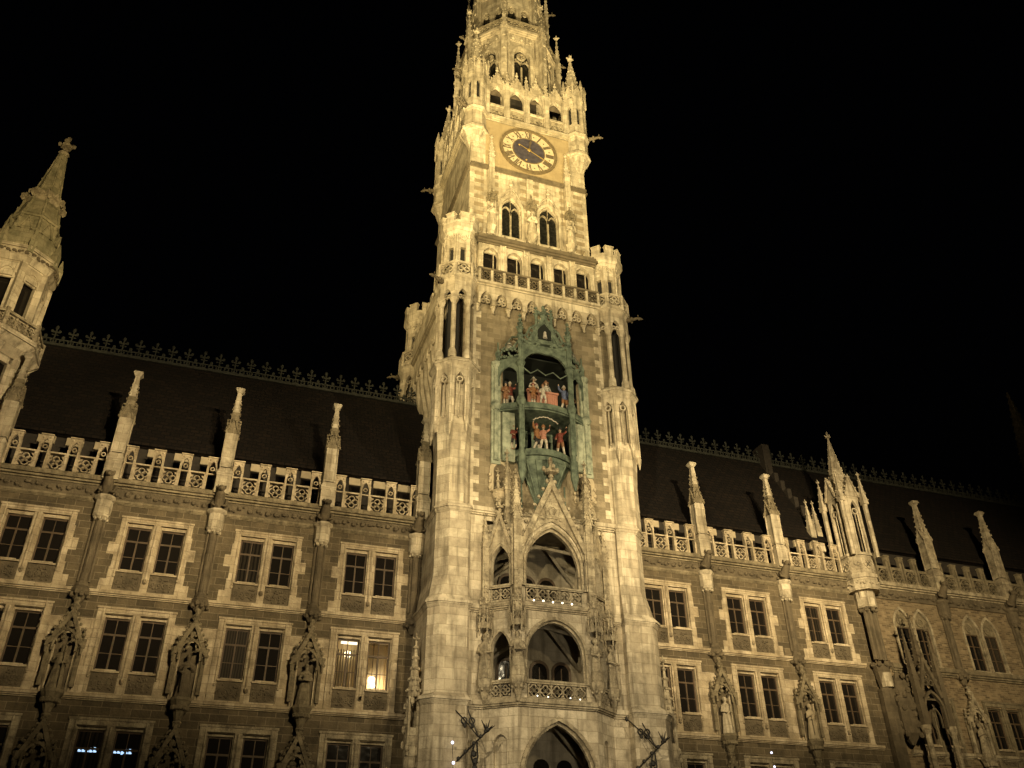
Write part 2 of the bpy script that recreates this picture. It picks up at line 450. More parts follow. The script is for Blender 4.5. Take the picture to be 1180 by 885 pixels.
# ------------------------------------------------------------------ windows of the wings
def window(parent, at, H, W=3.4, teeth=True, lit=None, mat=WLIME):
    """cross window of two lights; local origin at the middle of its foot"""
    hw = W/2
    g0, g1 = 1.08, H-.42                      # foot and head of the glass
    m = MB()
    m.box(-hw, -1.42, -.07, .34, 0, H-.0)     # jambs
    m.box(1.42, hw, -.07, .34, 0, H)
    m.box(-1.42, 1.42, -.07, .34, H-.26, H)   # lintel
    m.box(-.17, .17, -.05, .33, 0, H-.26)     # mullion
    m.tube([(0,-.07,g0-.4),(0,-.07,H-.3)], .06, 6)
    for sx in (-1, 1):                        # stepped mouldings
        m.box(min(sx*1.42,sx*1.36), max(sx*1.42,sx*1.36), .04, .34, g0, H-.26)
        m.box(min(sx*.17,sx*.23), max(sx*.17,sx*.23), .06, .33, g0, H-.26)
        m.tube([(sx*1.47,-.075,.9),(sx*1.47,-.075,H-.05)], .045, 6)
        m.blob((sx*1.47,-.08,.8), .08, .07, .1, 6, 3); m.blob((0,-.1,.62), .12, .09, .16, 6, 3)
        if sx*1 > 0: m.box(.23, 1.36, .10, .34, H-.42, H-.26); m.box(-1.36, -.23, .10, .34, H-.42, H-.26)
    m.box(-hw-.04, hw+.04, -.12, -.07, H-.05, H+.05)
    m.box(-hw-.02, hw+.02, -.10, -.07, 0, .10)
    if teeth:
        z = 0.; k = 0
        while z < H-.2:
            if k % 3 != 2:
                t = .34 if k % 3 == 0 else .06
                for sx in (-1,1): m.box(min(sx*hw,sx*(hw+t)), max(sx*hw,sx*(hw+t)), -.035, .2, z, min(z+.62,H))
            z += .62; k += 1
    win = m.build('window', mat, parent, at=at)
    w0 = wloc(win)
    for sx in (-1, 1):
        c = sx*.795; hl = .565
        q = MB()
        q.box(c-hl, c-hl+.075, .22, .29, g0, g1); q.box(c+hl-.075, c+hl, .22, .29, g0, g1)
        q.box(c-hl, c+hl, .225, .285, g1-.07, g1); q.box(c-hl, c+hl, .225, .285, g0, g0+.09)
        zt = g0+(g1-g0)*.69
        q.box(c-hl, c+hl, .215, .295, zt-.045, zt+.045)
        q.box(c-.04, c+.04, .21, .29, g0, zt); q.box(c-.02, c+.02, .235, .28, zt, g1)
        zb = g0+(g1-g0)*.34; q.box(c-hl, c+hl, .24, .275, zb-.017, zb+.017)
        q.build('sash', WOOD, win, at=w0)
        q = MB(); q.box(c-hl+.02, c+hl-.02, .255, .268, g0+.02, g1-.02)
        q.build('glass_pane', CLEAR if lit else GLASS, win, at=w0)
        q = MB()
        q.box(c-hl-.03, c+hl+.03, -.13, .2, g0-.10, g0-.01); q.box(c-hl+.12, c+hl-.12, -.15, -.12, g0-.05, g0+.03)
        q.build('sill', WLIME, win, at=w0)
        q = MB()
        q.box(c-.58, c+.58, -.03, .3, .10, g0-.10)
        r_ = random.Random(3 if sx > 0 else 4)
        for i in range(4): q.ring(c-.43+.285*i, .50, .15, .09, -.08, -.03, 8); q.blob((c-.43+.285*i,-.05,.5),.07,.05,.09,6,3)
        for i in range(22): q.blob((c+r_.uniform(-.5,.5), -.05, r_.uniform(.2,.86)), .07, .05, .06, 5, 3)
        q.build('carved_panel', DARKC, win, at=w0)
    return win

def room(win):
    """the room behind the panes of the lit window, with its globe lamp"""
    w = wloc(win); pl = plain('room_plaster', (.62,.52,.36), .9)
    m = MB(); m.box(-1.5,1.5,2.4,2.5,.9,3.7); m.box(-1.5,1.5,.36,2.4,3.62,3.7); m.box(-1.5,1.5,.36,2.4,.9,.98); m.box(-1.5,-1.44,.36,2.4,.98,3.62); m.box(1.44,1.5,.36,2.4,.98,3.62)
    m.build('room_wall', pl, win, at=w)
    m = MB()
    for i in range(9): m.box(-1.35+.13*i, -1.28+.13*i, .5, .53, 1.0, 3.1)
    m.build('blind', plain('blind_slats', (.52,.46,.34), .8), win, at=w)
    m = MB()
    for i in range(24): m.prism([(-1.42+.118*i,.98),(-1.42+.118*(i+1),.98),(-1.42+.118*(i+1),3.6),(-1.42+.118*i,3.6)], .92+.04*(i%2), 1.0)
    m.build('curtain', plain('pale_curtain',(.66,.55,.36),.9), win, at=w)
    m = MB(); m.blob((.62, .62, 1.72), .17, .17, .17, 16, 10); g = m.build('globe_lamp', BULB, win, True, at=w)
    m = MB(); m.tube([(.62,.62,1.92),(.62,.62,3.6)], .015, 5); m.build('lamp_cord', IRON, g, at=w)
    l = bpy.data.lights.new('globe_light', 'POINT'); l.energy = 60; l.color = (1,.84,.58); l.shadow_soft_size = .1
    o = bpy.data.objects.new('globe_light', l); COL.objects.link(o); o.parent = win; o.location = (.72,.62,1.45)
    m = MB(); m.box(-1.1,-.2,.45,.6,3.4,3.5); m.build('ceiling_lamp', glow('strip_lamp',(1,.9,.65),2), win, at=w)
    l = bpy.data.lights.new('strip_light', 'POINT'); l.energy = 8; l.color = (1,.82,.5); l.shadow_soft_size = .2
    o = bpy.data.objects.new('strip_light', l); COL.objects.link(o); o.parent = win; o.location = (-.7,.6,2.9)

def wall_with_holes(parent, x0, x1, z0, z1, holes, mat, y0=0., y1=.6, name='wall'):
    """a storey of wall: piers between the window holes and spandrels over and under them (holes: xc, half, za, zb)"""
    m = MB(); x = x0
    for xc, h, za, zb in sorted(holes):
        if xc-h > x: m.box(x, xc-h, y0, y1, z0, z1)
        a, b = max(xc-h, x0), min(xc+h, x1)
        if za > z0: m.box(a, b, y0, y1, z0, za)
        if zb < z1: m.box(a, b, y0, y1, zb, z1)
        x = xc+h
    if x < x1: m.box(x, x1, y0, y1, z0, z1)
    return m.build(name, mat, parent)

def ledge(mb, x0, x1, z, h, d, y=0):
    """moulded string course, three steps"""
    mb.box(x0, x1, y-d, y, z+h*.45, z+h); mb.box(x0, x1, y-d*.7, y, z+h*.2, z+h*.45); mb.box(x0, x1, y-d*.35, y, z, z+h*.2)
    mb.prism([(x0, z+h), (x1, z+h), (x1, z+h+.002), (x0, z+h+.002)], y-d, y)

def balustrade_bay(parent, x0, x1, z0, y=-.12, n=3, mat=WLIME, tall=1.98, low=1.08, name='balustrade'):
    """tall pierced merlons with lower quatrefoil squares between"""
    m = MB(); per = (x1-x0)/(n+ (n+1)*.52)
    tw = per*.52; qw = per; d0, d1 = y, y+.2
    x = x0
    for i in range(2*n+1):
        if i % 2 == 0:
            a, b = x, x+tw; c = (a+b)/2; t = .10
            m.box(a-.05, a+t-.045, d0-.03, d1+.02, z0, z0+tall-.4); m.box(b-t+.045, b+.05, d0-.03, d1+.02, z0, z0+tall-.4)
            arch_panel(m, a-.04, b+.04, z0+tall-.5, z0+tall, c, (b-a)/2-.10, z0+tall-.48, .30, d0+.02, d1-.02); m.blob((c-.16,d0,z0+tall-.12),.07,.05,.07,5,3); m.blob((c+.16,d0,z0+tall-.12),.07,.05,.07,5,3)
            m.box(a-.07, b+.07, d0-.05, d1+.05, z0+tall, z0+tall+.06)
            m.ring(c, z0+tall-.62, .13, .08, d0+.04, d1-.04, 8); m.box(a+.02,b-.02,d0+.05,d1-.05,z0+low-.05,z0+low+.02)
            x = b
        else:
            a, b = x, x+qw; c = (a+b)/2; r = (qw-.2)/2
            m.box(a+.06, b-.06, d0-.02, d1, z0, z0+.09); m.box(a+.06, b-.06, d0-.04, d1+.02, z0+low-.09, z0+low)
            m.box(a+.06, a+.12, d0, d1, z0+.09, z0+low-.09); m.box(b-.12, b-.06, d0, d1, z0+.09, z0+low-.09)
            quatrefoil(m, c, z0+low/2, min(r, low/2-.09), d0+.03, d1-.03)
            x = b
    return m.build(name, mat, parent)

def pinnacle(parent, at, mat=LIME, H=6.5, w=.30, name='pinnacle'):
    """square shaft on a weathered foot, crocketed crown and stubby spire; local origin at its foot"""
    m = MB()
    m.frus(0,0,-.1,.9,w*1.28,None,4); m.frus(0,0,.9,1.08,w*1.36,w*1.42,4); m.frus(0,0,1.08,1.4,w*1.4,w*1.0,4)
    m.frus(0,0,1.45,3.55,w,None,4)
    for sx in (-1,1):
        for sy in (-1,1): m.tube([(sx*w,sy*w,1.4),(sx*w,sy*w,3.6)], .05, 5)
    p = m.build(name, mat, parent, at=at); w0 = wloc(p)
    m = MB(); r = random.Random(5)
    for k in range(4):
        m.T = Matrix.Rotation(k*PI/2, 4, 'Z')
        gablet(m, 0, w*1.05, 3.5, 4.4, -w-.03, 0, 3, .055)
        m.blob((w*1.15, -w*1.15, 3.55), .09, .09, .12, 5, 3)
    m.T = None
    m.frus(0,0,3.5,4.9,w*.92,w*.62,4)
    for k in range(4):
        t = PI/4+k*PI/2
        for j in range(5): m.blob((w*(1.25-.11*j)*math.cos(t), w*(1.25-.11*j)*math.sin(t), 3.95+.36*j), .07, .07, .075, 5, 3)
    m.build('crocketed_crown', DARKC2 if mat is LIME else mat, p, at=w0)
    m = MB()
    m.frus(0,0,4.9,H-.35,w*.62,w*.38,4); m.frus(0,0,H-.35,H-.12,w*.38,w*.85,4); m.frus(0,0,H-.12,H,w*.85,w*.7,4)
    for k in range(4):
        t = PI/4+k*PI/2
        for j in range(2): m.blob((w*(.75-.12*j)*math.cos(t), w*(.75-.12*j)*math.sin(t), 5.15+.5*j), .055, .055, .065, 5, 3)
    m.build('spire_stub', mat, p, at=w0)
    return p

def colonnette(parent, at, mat=LIME):
    """the column between two bays of the upper storey; local origin z = 15.0"""
    m = MB()
    m.lathe(0,-.1,[(-.1,.10),(.15,.24),(.45,.36),(.62,.40),(.75,.28)],8)
    r = random.Random(9)
    for k in range(10):
        t = 2*PI*k/10; m.blob((.38*math.cos(t), -.1+.38*math.sin(t), .3+.1*(k%2)), .13, .13, .14, 6, 3)
    b = m.build('bracket', DARKC, parent, at=at); w0 = wloc(b)
    m = MB(); m.lathe(0,-.1,[(.75,.30),(.9,.26),(1.0,.20)],8)
    m.frus(0,-.1,1.0,4.15,.175,None,10); m.tube([(-.24,-.06,1.0),(-.24,-.06,4.1)],.07,6); m.tube([(.24,-.06,1.0),(.24,-.06,4.1)],.07,6)
    m.build('column_shaft', DARKC, b, at=w0)
    m = MB(); m.lathe(0,-.1,[(4.1,.2),(4.3,.36),(4.4,.38)],8); m.frus(0,-.1,4.4,5.15,.40,None,10); m.lathe(0,-.1,[(5.15,.42),(5.25,.5),(5.4,.46)],8)
    for k in range(8):
        t = 2*PI*k/8; m.blob((.3*math.cos(t), -.1+.3*math.sin(t), 4.2), .1, .1, .12, 5, 3)
    m.build('capital', mat, b, at=w0)
    m = MB()                                  # grotesque leaning out under the pinnacle
    m.tube([(0,0,5.45),(0,-.35,5.75),(0,-.7,6.15),(0,-.95,6.35)], [.3,.3,.22,.12], 8)
    m.blob((0,-.85,6.35), .2,.24,.2,8,5); m.blob((0,-1.05,6.25), .1,.16,.08,6,4)
    for sx in (-1,1):
        m.blob((sx*.18,-.75,6.5), .07,.05,.13,5,3); m.tube([(sx*.25,-.3,5.9),(sx*.36,-.5,5.6),(sx*.2,-.65,5.5)],[.1,.08,.05],6)
        m.prism([(sx*.15,5.8),(sx*.6,6.4),(sx*.3,5.6)], -.2, -.12)
    m.build('grotesque', DARKC, b, True, at=w0)
    return b

def canopy(parent, at, mat=DARKC2):
    """gabled statue niche; local origin z = 10.9 at the wall"""
    m = MB()
    m.box(-.62, -.42, -.16, 0, -.1, 2.2); m.box(.42, .62, -.16, 0, -.1, 2.2)
    c = m.build('statue_niche', WLIME, parent, at=at); w0 = wloc(c)
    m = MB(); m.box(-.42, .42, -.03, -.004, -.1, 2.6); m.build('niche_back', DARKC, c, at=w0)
    m = MB()
    m.band([(-.80,1.98),(0,3.72),(.80,1.98)],[(-.60,1.98),(0,3.30),(.60,1.98)],-.50,-.34)
    arch_band(m, 0, .44, 1.7, 2.0, .62, .10, -.46, -.36)
    for sx in (-1,1):                         # cheeks and crockets of the hood
        m.add([(sx*.72,-.38,2.05),(sx*.72,0,2.05),(0,0,3.5),(0,-.38,3.5),(sx*.62,-.38,2.0),(sx*.62,0,2.0),(0,0,3.34),(0,-.38,3.34)],[(0,1,2,3),(7,6,5,4),(0,3,7,4),(1,0,4,5),(2,1,5,6)])
        m.tube([(sx*.74,-.4,1.6),(sx*.74,-.4,2.3)], [.05,.12], 6); m.blob((sx*.76,-.4,1.95), .12,.12,.12,6,3)
        crockets(m,(sx*.82,-.42,2.1),(0,-.42,3.75),7,.08,out=(sx*.035,0,.02))
        m.blob((sx*.22,-.38,2.62),.13,.06,.13,7,4); m.tube([(sx*.52,-.14,.0),(sx*.52,-.14,2.0)],.06,5)
    rg = random.Random(12)
    for q in range(34):
        u = rg.random(); hw_ = .66*(1-u); m.blob((rg.uniform(-hw_,hw_),-.38-rg.uniform(0,.1),2.15+1.45*u),rg.uniform(.05,.1),.06,rg.uniform(.06,.12),5,3)
    for sx in (-1,1): m.frus(sx*.66,-.2,.2,1.9,.09,None,4); spirelet(m,sx*.66,-.2,1.9,2.9,.11,4,4,.04,False)
    m.blob((0,-.4,2.92), .16,.07,.16,8,4)
    m.tube([(0,-.3,3.5),(0,-.3,4.1)], [.14,.10], 6); m.blob((0,-.3,3.80), .22,.22,.14,7,4); m.blob((0,-.3,4.1), .15,.15,.15,7,4)
    m.build('hood', mat, c, at=w0)
    m = MB()
    m.lathe(0,-.35,[(-1.1,.10),(-.75,.2),(-.35,.36),(-.12,.46),(.0,.46)],8)
    for k in range(9):
        t = PI+PI*k/8; m.blob((.33*math.cos(t), -.35+.33*math.sin(t), -.45), .12,.12,.14,5,3)
    m.build('pedestal', CARVE if mat is LIME else mat, c, at=w0)
    return c

def statue_mesh(m, h, seed, attr='staff'):
    """robed standing figure, feet at z=0, facing -y"""
    r = random.Random(seed); s = h/1.9
    n = 16; prof = [(0,.30),(.08,.31),(.45,.27),(.8,.24),(1.05,.20),(1.25,.22),(1.42,.24),(1.54,.17),(1.60,.085)]
    vs, fs = [], []
    for z, a in prof:
        for i in range(n):
            t = 2*PI*i/n
            fold = 1+(.10*math.sin(5*t+seed)+.05*math.sin(9*t+2*seed))*max(0, 1-z/1.2)
            vs.append((s*a*fold*1.05*math.cos(t), s*a*fold*.72*math.sin(t), s*z))
    for j in range(len(prof)-1): fs += [(j*n+i, j*n+(i+1)%n, (j+1)*n+(i+1)%n, (j+1)*n+i) for i in range(n)]
    fs += [tuple(range(n-1,-1,-1)), tuple((len(prof)-1)*n+i for i in range(n))]
    m.add(vs, fs)
    m.tube([(0,0,s*1.55),(0,-.01,s*1.68)], [s*.07,s*.065], 8)
    m.blob((0,-.015*s,s*1.77), s*.105, s*.125, s*.15, 12, 8)
    m.blob((0,-.135*s,s*1.76), s*.022, s*.035, s*.035, 6, 4)
    m.blob((0,.03*s,s*1.80), s*.125, s*.13, s*.14, 10, 6)
    if seed % 2: m.blob((0,-.1*s,s*1.64), s*.08, s*.07, s*.12, 8, 5)
    for sx in (-1,1):
        up_ = r.random() < .4
        e = (sx*.30*s, -.05*s, 1.15*s); hd = (sx*.13*s, -.28*s, (1.28 if up_ else 1.08)*s)
        m.tube([(sx*.2*s,0,1.46*s), e, hd], [s*.09,s*.075,s*.05], 8)
        m.blob((hd[0],hd[1]-.03*s,hd[2]), s*.05, s*.06, s*.05, 7, 5)
        for k in range(4): m.tube([(hd[0]+sx*.01*s,hd[1]-.06*s,hd[2]+s*(.03-.02*k)),(hd[0]-sx*.05*s,hd[1]-.09*s,hd[2]+s*(.03-.02*k))], s*.013, 5)
    if attr == 'staff': m.tube([(.17*s,-.3*s,.0),(.14*s,-.3*s,1.95*s)], s*.03, 6)
    if attr == 'sword': m.tube([(-.13*s,-.3*s,.2*s),(-.13*s,-.3*s,1.25*s)], s*.03, 6); m.tube([(-.26*s,-.3*s,1.05*s),(0,-.3*s,1.05*s)], s*.025, 6)
    if attr == 'book': m.box(-.14*s,.1*s,-.36*s,-.28*s,1.05*s,1.32*s)

def statue(at, h, seed, attr, mat, label, cat='statue', group='stone statues on the facade', face=0):
    m = MB(); m.T = Matrix.Rotation(face, 4, 'Z')
    statue_mesh(m, h, seed, attr)
    me_o = m.build('statue', mat, None, fuse=.028*h/1.9, at=at)
    return tag(me_o, label, cat, group)

def roof(parent, x0, x1, mat=ROOF):
    m = MB()
    e = (1.05, 24.35); rdg = (6., 32.5)
    yz = [e, rdg, (11., 24.4), (11., 24.1), (1.3, 24.08), (1.0, 24.18)]
    n = len(yz)
    m.add([(x0,y,z) for y,z in yz]+[(x1,y,z) for y,z in yz], [tuple(range(n)), tuple(range(2*n-1,n-1,-1))]+[(i,(i+1)%n,n+(i+1)%n,n+i) for i in range(n)])
    m.box(x0, x1, .96, 1.12, 24.12, 24.32)
    rf = m.build('roof', mat, parent)
    m = MB()                                  # wrought cresting on the ridge
    m.box(x0, x1, 5.85, 6.15, 32.45, 32.62); m.tube([(x0,5.95,32.95),(x1,5.95,32.95)], .045, 5)
    n = int((x1-x0)/.98)
    for i in range(n):
        x = x0+(i+.5)*(x1-x0)/n
        m.ring(x, 32.80, .2, .13, 5.9, 6.0, 8); m.ring(x+.49, 32.78, .17, .1, 5.9, 6.0, 8)
        m.tube([(x,5.95,32.6),(x,5.95,33.9)], .05, 5)
        m.blob((x,5.95,33.45), .30,.06,.07,6,3); m.blob((x,5.95,33.8), .11,.07,.17,6,3)
        for sx in (-1,1): m.blob((x+sx*.22,5.95,33.52), .1,.06,.12,5,3); m.blob((x+sx*.13,5.95,33.25), .1,.05,.05,5,3)
        m.blob((x+.49,5.95,33.1), .12,.06,.15,5,3)
    m.build('ridge_cresting', CRESTM, rf)
    return rf

def wing_trim(parent, x0, x1, frieze=True):
    for z in (15.42, 10.68):
        m = MB(); ledge(m, x0, x1, z, .26, .24); m.build('string_course', WLIME, parent)
    m = MB(); ledge(m, x0, x1, 20.1, .22, .14); m.cut(); ledge(m, x0, x1, 20.95, .45, .42); m.build('cornice', DARKC2, parent)
    m = MB(); m.box(x0, x1, -.10, 0, 20.34, 20.94); leaves(m, x0, x1, -.16, 20.42, 20.86, .46, .15, random.Random(2)); m.build('leaf_frieze', DARKC, parent)
    m = MB(); m.box(x0, x1, 0, .6, 20.1, 21.4); m.box(x0, x1, 0, 2.2, 21.2, 21.36); m.build('parapet_base', LIME, parent)
    m = MB(); m.box(x0, x1, 1.4, 1.6, 21.36, 24.1); m.build('attic_wall', ATTIC, parent)

def attic_lights(parent, xs):
    for x in xs:
        m = MB(); m.box(x-.42, x+.42, 1.26, 1.40, 23.62, 24.06); a = m.build('attic_lintel', FASCIA, parent)
        m = MB(); m.box(x-.38, x+.38, 1.36, 1.398, 22.6, 23.66); m.build('attic_pane', GLASS, a)

# ------------------------------------------------------------------ left wing
XL0, XL1 = -36., -6.0
wing = thing('town_hall_wing', 'long gothic stone wing with rows of cross windows left of the tower', 'building', (-20, 0, 0))
LW = [-30.75, -25.25, -19.8, -14.3, -8.85]
LC = [-27.95, -22.5, -17.1, -11.62]
hC = [(x, 1.44, 16.7, 19.25) for x in LW]
hB = [(x, 1.44, 11.95, 14.6) for x in LW]
hA = [(x, 1.44, 6.95, 9.6) for x in LW]
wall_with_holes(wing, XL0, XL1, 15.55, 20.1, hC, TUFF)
wall_with_holes(wing, XL0, -7.1, 10.8, 14.35, hB, WLIME)
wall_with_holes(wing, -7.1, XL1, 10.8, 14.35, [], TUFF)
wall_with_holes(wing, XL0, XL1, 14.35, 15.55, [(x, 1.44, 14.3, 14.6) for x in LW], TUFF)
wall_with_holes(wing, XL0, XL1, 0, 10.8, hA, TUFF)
m = MB(); m.box(XL0, XL1, 1.6, 11, 0, 23.6); m.build('building_core_shade', DARKIN, wing)
wing_trim(wing, XL0, XL1)
win0 = window(wing, (LW[0],0,15.68), 3.82)
for x in LW[1:]: clone(win0, wing, (x,0,15.68))
winB = window(wing, (LW[0],0,10.94), 3.96, 3.5, False)
for x in LW[1:-1]: clone(winB, wing, (x,0,10.94))
lit = window(wing, (LW[-1],0,10.94), 3.96, 3.5, False, lit=True); room(lit)
tag(lit, 'lit window with a globe lamp behind the right light')
winA = window(wing, (LW[0],0,5.95), 3.96, 3.5, False, mat=CARVE)
for x in LW[1:]: clone(winA, wing, (x,0,5.95))
rng = random.Random(11)
c0 = colonnette(wing, (LC[0],0,15.0))
for x in LC[1:]: clone(c0, wing, (x,0,15.0))
clone(c0, wing, (-6.45,0,15.0))
p0 = pinnacle(wing, (LC[0],-.18,21.35))
for x in LC[1:]: clone(p0, wing, (x,-.18,21.35))
clone(p0, wing, (-6.3,-.25,21.35))
n0 = canopy(wing, (LC[0],-.02,10.95))
for x in LC[1:]: clone(n0, wing, (x,-.02,10.95))
low0 = canopy(wing, (LC[0],-.02,6.1))
for x in LC[1:]: clone(low0, wing, (x,-.02,6.1))
edges = [-33.4]+LC+[-6.0]
for a, b in zip(edges, edges[1:]):
    balustrade_bay(wing, a+.42, b-.42, 21.4)
    per = (b-a-.84)/(3+4*.52)
    attic_lights(wing, [a+.42+per*(.52+.5+1.52*i)+.35 for i in range(3)])
roof(wing, XL0, -4.6)
# reflections of a blue-white sign in two windows, put in as glowing strips
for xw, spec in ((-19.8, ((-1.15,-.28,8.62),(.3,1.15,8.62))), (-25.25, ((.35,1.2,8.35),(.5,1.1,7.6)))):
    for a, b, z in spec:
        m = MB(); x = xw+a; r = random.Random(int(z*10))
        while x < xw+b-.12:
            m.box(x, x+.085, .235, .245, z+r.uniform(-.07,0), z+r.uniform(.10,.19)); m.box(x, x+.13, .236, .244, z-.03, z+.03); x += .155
        m.build('glowing_reflection', SIGN_REFLECTION, wing)

# ------------------------------------------------------------------ right wing
XR0, XR1 = 6.0, 22.2
rw = thing('town_hall_wing', 'gothic stone wing of three bays between tower and tall corner tabernacle', 'building', (14, 0, 0))
RW = [8.85, 14.36, 19.95]
RC = [11.65, 17.25]
wall_with_holes(rw, XR0, XR1+.6, 15.55, 20.1, [(x, 1.44, 16.7, 19.25) for x in RW], TUFF)
wall_with_holes(rw, XR0, 21.75, 10.8, 14.35, [(x, 1.44, 11.95, 14.6) for x in RW], WLIME)
wall_with_holes(rw, 21.75, XR1+.6, 10.8, 14.35, [], TUFF)
wall_with_holes(rw, XR0, XR1+.6, 14.35, 15.55, [(x, 1.44, 14.3, 14.6) for x in RW], TUFF)
wall_with_holes(rw, XR0, XR1+.6, 0, 10.8, [(x, 1.44, 6.95, 9.6) for x in RW], TUFF)
m = MB(); m.box(XR0, 23.3, 1.6, 11, 0, 23.6); m.build('building_core_shade', DARKIN, rw)
wing_trim(rw, XR0, XR1)
for x in RW:
    clone(win0, rw, (x,0,15.68)); clone(winB, rw, (x,0,10.94)); clone(winA, rw, (x,0,5.95))
for x in RC:
    clone(c0, rw, (x,0,15.0)); clone(p0, rw, (x,-.18,21.35)); clone(n0, rw, (x,-.02,10.95)); clone(low0, rw, (x,-.02,6.1))
for a, b in zip([6.0]+RC, RC+[22.4]):
    balustrade_bay(rw, a+.42, b-.42, 21.4)
    per = (b-a-.84)/(3+4*.52)
    attic_lights(rw, [a+.42+per*(.52+.5+1.52*i)+.35 for i in range(3)])
rr = roof(rw, 4.6, 23.3)
m = MB(); m.prism([(21.7,30.5),(22.3,30.5),(22.3,33.9),(21.7,33.9)], 5.3, 6.6); m.build('chimney', ATTIC, rr)
m = MB()
for i in range(9): m.box(21.85,22.2,1.3+.56*i,1.95+.56*i,24.6+.92*i,25.6+.92*i)
m.build('fire_wall', ATTIC, rr)

# tall tabernacle on the corner of the right wing
tb = MB()
tb.frus(23.2,-.3,20.2,20.95,.95,1.0,8); tb.frus(23.2,-.3,20.95,21.2,1.08,1.08,8); tb.frus(23.2,-.3,21.2,22.45,.95,None,8)
tb.frus(23.2,-.3,22.45,22.62,1.05,1.05,8)
for k in range(8):
    tb.T = Matrix.Translation((23.2,-.3,0)) @ Matrix.Rotation(k*PI/4,4,'Z'); quatrefoil(tb,0,21.85,.34,-1.0,-.95,.07); leaves(tb,-.35,.35,-1.0,20.4,20.8,.25,.1,RNG)
tb.T = None
tab = tb.build('tabernacle', LIME, rw)
tb = MB()
for k in range(8):
    tb.T = Matrix.Translation((23.2,-.3,0)) @ Matrix.Rotation(k*PI/4,4,'Z')
    if k % 2 == 0:
        arch_panel(tb, -.42,.42, 22.6,27.2, 0,.31, 25.6,.8, -.95,-.75, 22.65)
        gablet(tb, 0,.5, 26.7,28.2, -1.0,-.7, 4,.07)
        tb.ring(0,25.6,.24,.16,-.93,-.8,8); tb.tube([(0,-.85,22.6),(0,-.85,25.5)],.035,5)
    else:
        tb.box(-.38,.38,-.95,-.72,22.6,26.9)
tb.T = None
for sx in (-1,1):
    for sy in (-1,1): tb.tube([(23.2+sx*.95,-.3+sy*.95,22.4),(23.2+sx*.95,-.3+sy*.95,26.2)],.16,6); spirelet(tb,23.2+sx*.95,-.3+sy*.95,26.2,28.3,.2,4,4,.06)
tb.frus(23.2,-.3,26.8,27.9,.85,.62,8)
tb.build('tabernacle_lantern', LIME, tab)
tb = MB(); spirelet(tb, 23.2,-.3,27.7,31.5,.62,8,7,.06); tb.build('tabernacle_spire', LIME, tab)
tb = MB()
for x, y, zt in ((21.3,1.2,26.9),(22.0,1.4,27.0),(24.75,1.2,27.6)):
    tb.cut(); tb.frus(x,y,21.4,zt-2,.2,None,4); spirelet(tb,x,y,zt-2,zt,.2,4,4,.05)
tb.build('side_pinnacle', LIME, tab)
tb = MB()
tb.frus(23.15,-.3,19.1,20.2,.55,.6,8)
for sx in (-.35,.0,.35): tb.tube([(23.15+sx,-.45,15.9),(23.15+sx,-.45,19.1)],.15,8)
for k in range(8): tb.blob((23.15+.5*math.cos(k*PI/4),-.3+.5*math.sin(k*PI/4),19.0),.16,.16,.16,6,3); tb.blob((23.15+.55*math.cos(k*PI/4),-.3+.55*math.sin(k*PI/4),15.6),.17,.17,.2,6,3)
tb.frus(23.15,-.3,14.2,15.6,.3,.5,8); tb.frus(23.15,-.25,0,14.2,.42,None,8)
ob = tb.build('corner_shaft', DARKC, tab)
tb = MB(); tb.frus(23.15,-.3,19.15,20.15,.62,.62,10); tb.build('pale_collar', LIME, ob)
tb = MB(); tb.frus(23.2,-.45,14.25,15.1,.36,.36,10); tb.build('pale_collar', LIME, ob)

# ------------------------------------------------------------------ older brick wing on the far right
ow = thing('brick_wing', 'older brick wing with pointed twin windows at the far right', 'building', (30, 0, 0))
OC = [29.6, 35.5, 41.4]
OW = [26.75, 32.35, 38.4]
XO1 = 62.
def lancet_pair(parent, at):
    m = MB()
    for sx in (-1,1):
        arch_band(m, sx*.78, .60, .0, 2.45, 1.1, .16, -.06, .3)
        m.tube([(sx*.02+sx*.0,-.06,.0),(sx*.02,-.06,2.4)], .09, 6)
    w = m.build('lancet_window', CARVE, parent, at=at); w0 = wloc(w)
    for sx in (-1,1):
        c = sx*.78
        m = MB(); m.prism([(c-.6,0)]+arch(c,.6,2.45,1.1)+[(c+.6,0)], .22, .26); m.build('glass_pane', GLASS, w, at=w0)
        m = MB(); m.prism([(c-.6,2.45)]+arch(c,.6,2.45,1.1)[1:-1]+[(c+.6,2.45)], .12, .2); m.ring(c,2.85,.32,.2,.06,.13,12); m.blob((c,.1,2.85),.14,.06,.14,8,4); m.build('tympanum', DARKC2, w, at=w0)
        m = MB(); m.box(c-.6,c+.6,.14,.2,2.38,2.46); m.box(c-.6,c+.6,.15,.2,1.62,1.68)
        for q in (-.56,0,.56): m.box(c+q-.035,c+q+.035,.14,.2,0,2.4)
        m.box(c-.6,c+.6,.16,.2,.8,.84)
        m.build('sash', WOOD, w, at=w0)
        m = MB(); m.box(c-.75,c+.75,-.2,.2,-.16,-.0); m.build('sill', CARVE, w, at=w0)
    return w
holes = []
for x in OW: holes.append((x, 1.42, 15.95, 19.65))
wall_with_holes(ow, 22.9, XO1, 15.55, 20.1, holes, BRICK)
m = MB()
for x in OW:                                  # brick around the pointed heads
    for sx in (-1,1): arch_panel(m, x+sx*.78-(.78 if sx<0 else .78)+ (0 if sx>0 else .14), x+sx*.78+.78-(.14 if sx>0 else 0), 18.3, 19.65, x+sx*.78, .62, 18.42, 1.1, .0, .5)
m.build('arched_brickwork', BRICK, ow)
wall_with_holes(ow, 22.9, XO1, 10.1, 15.55, [(x, 1.44, 11.1, 13.65) for x in OW], BRICK)
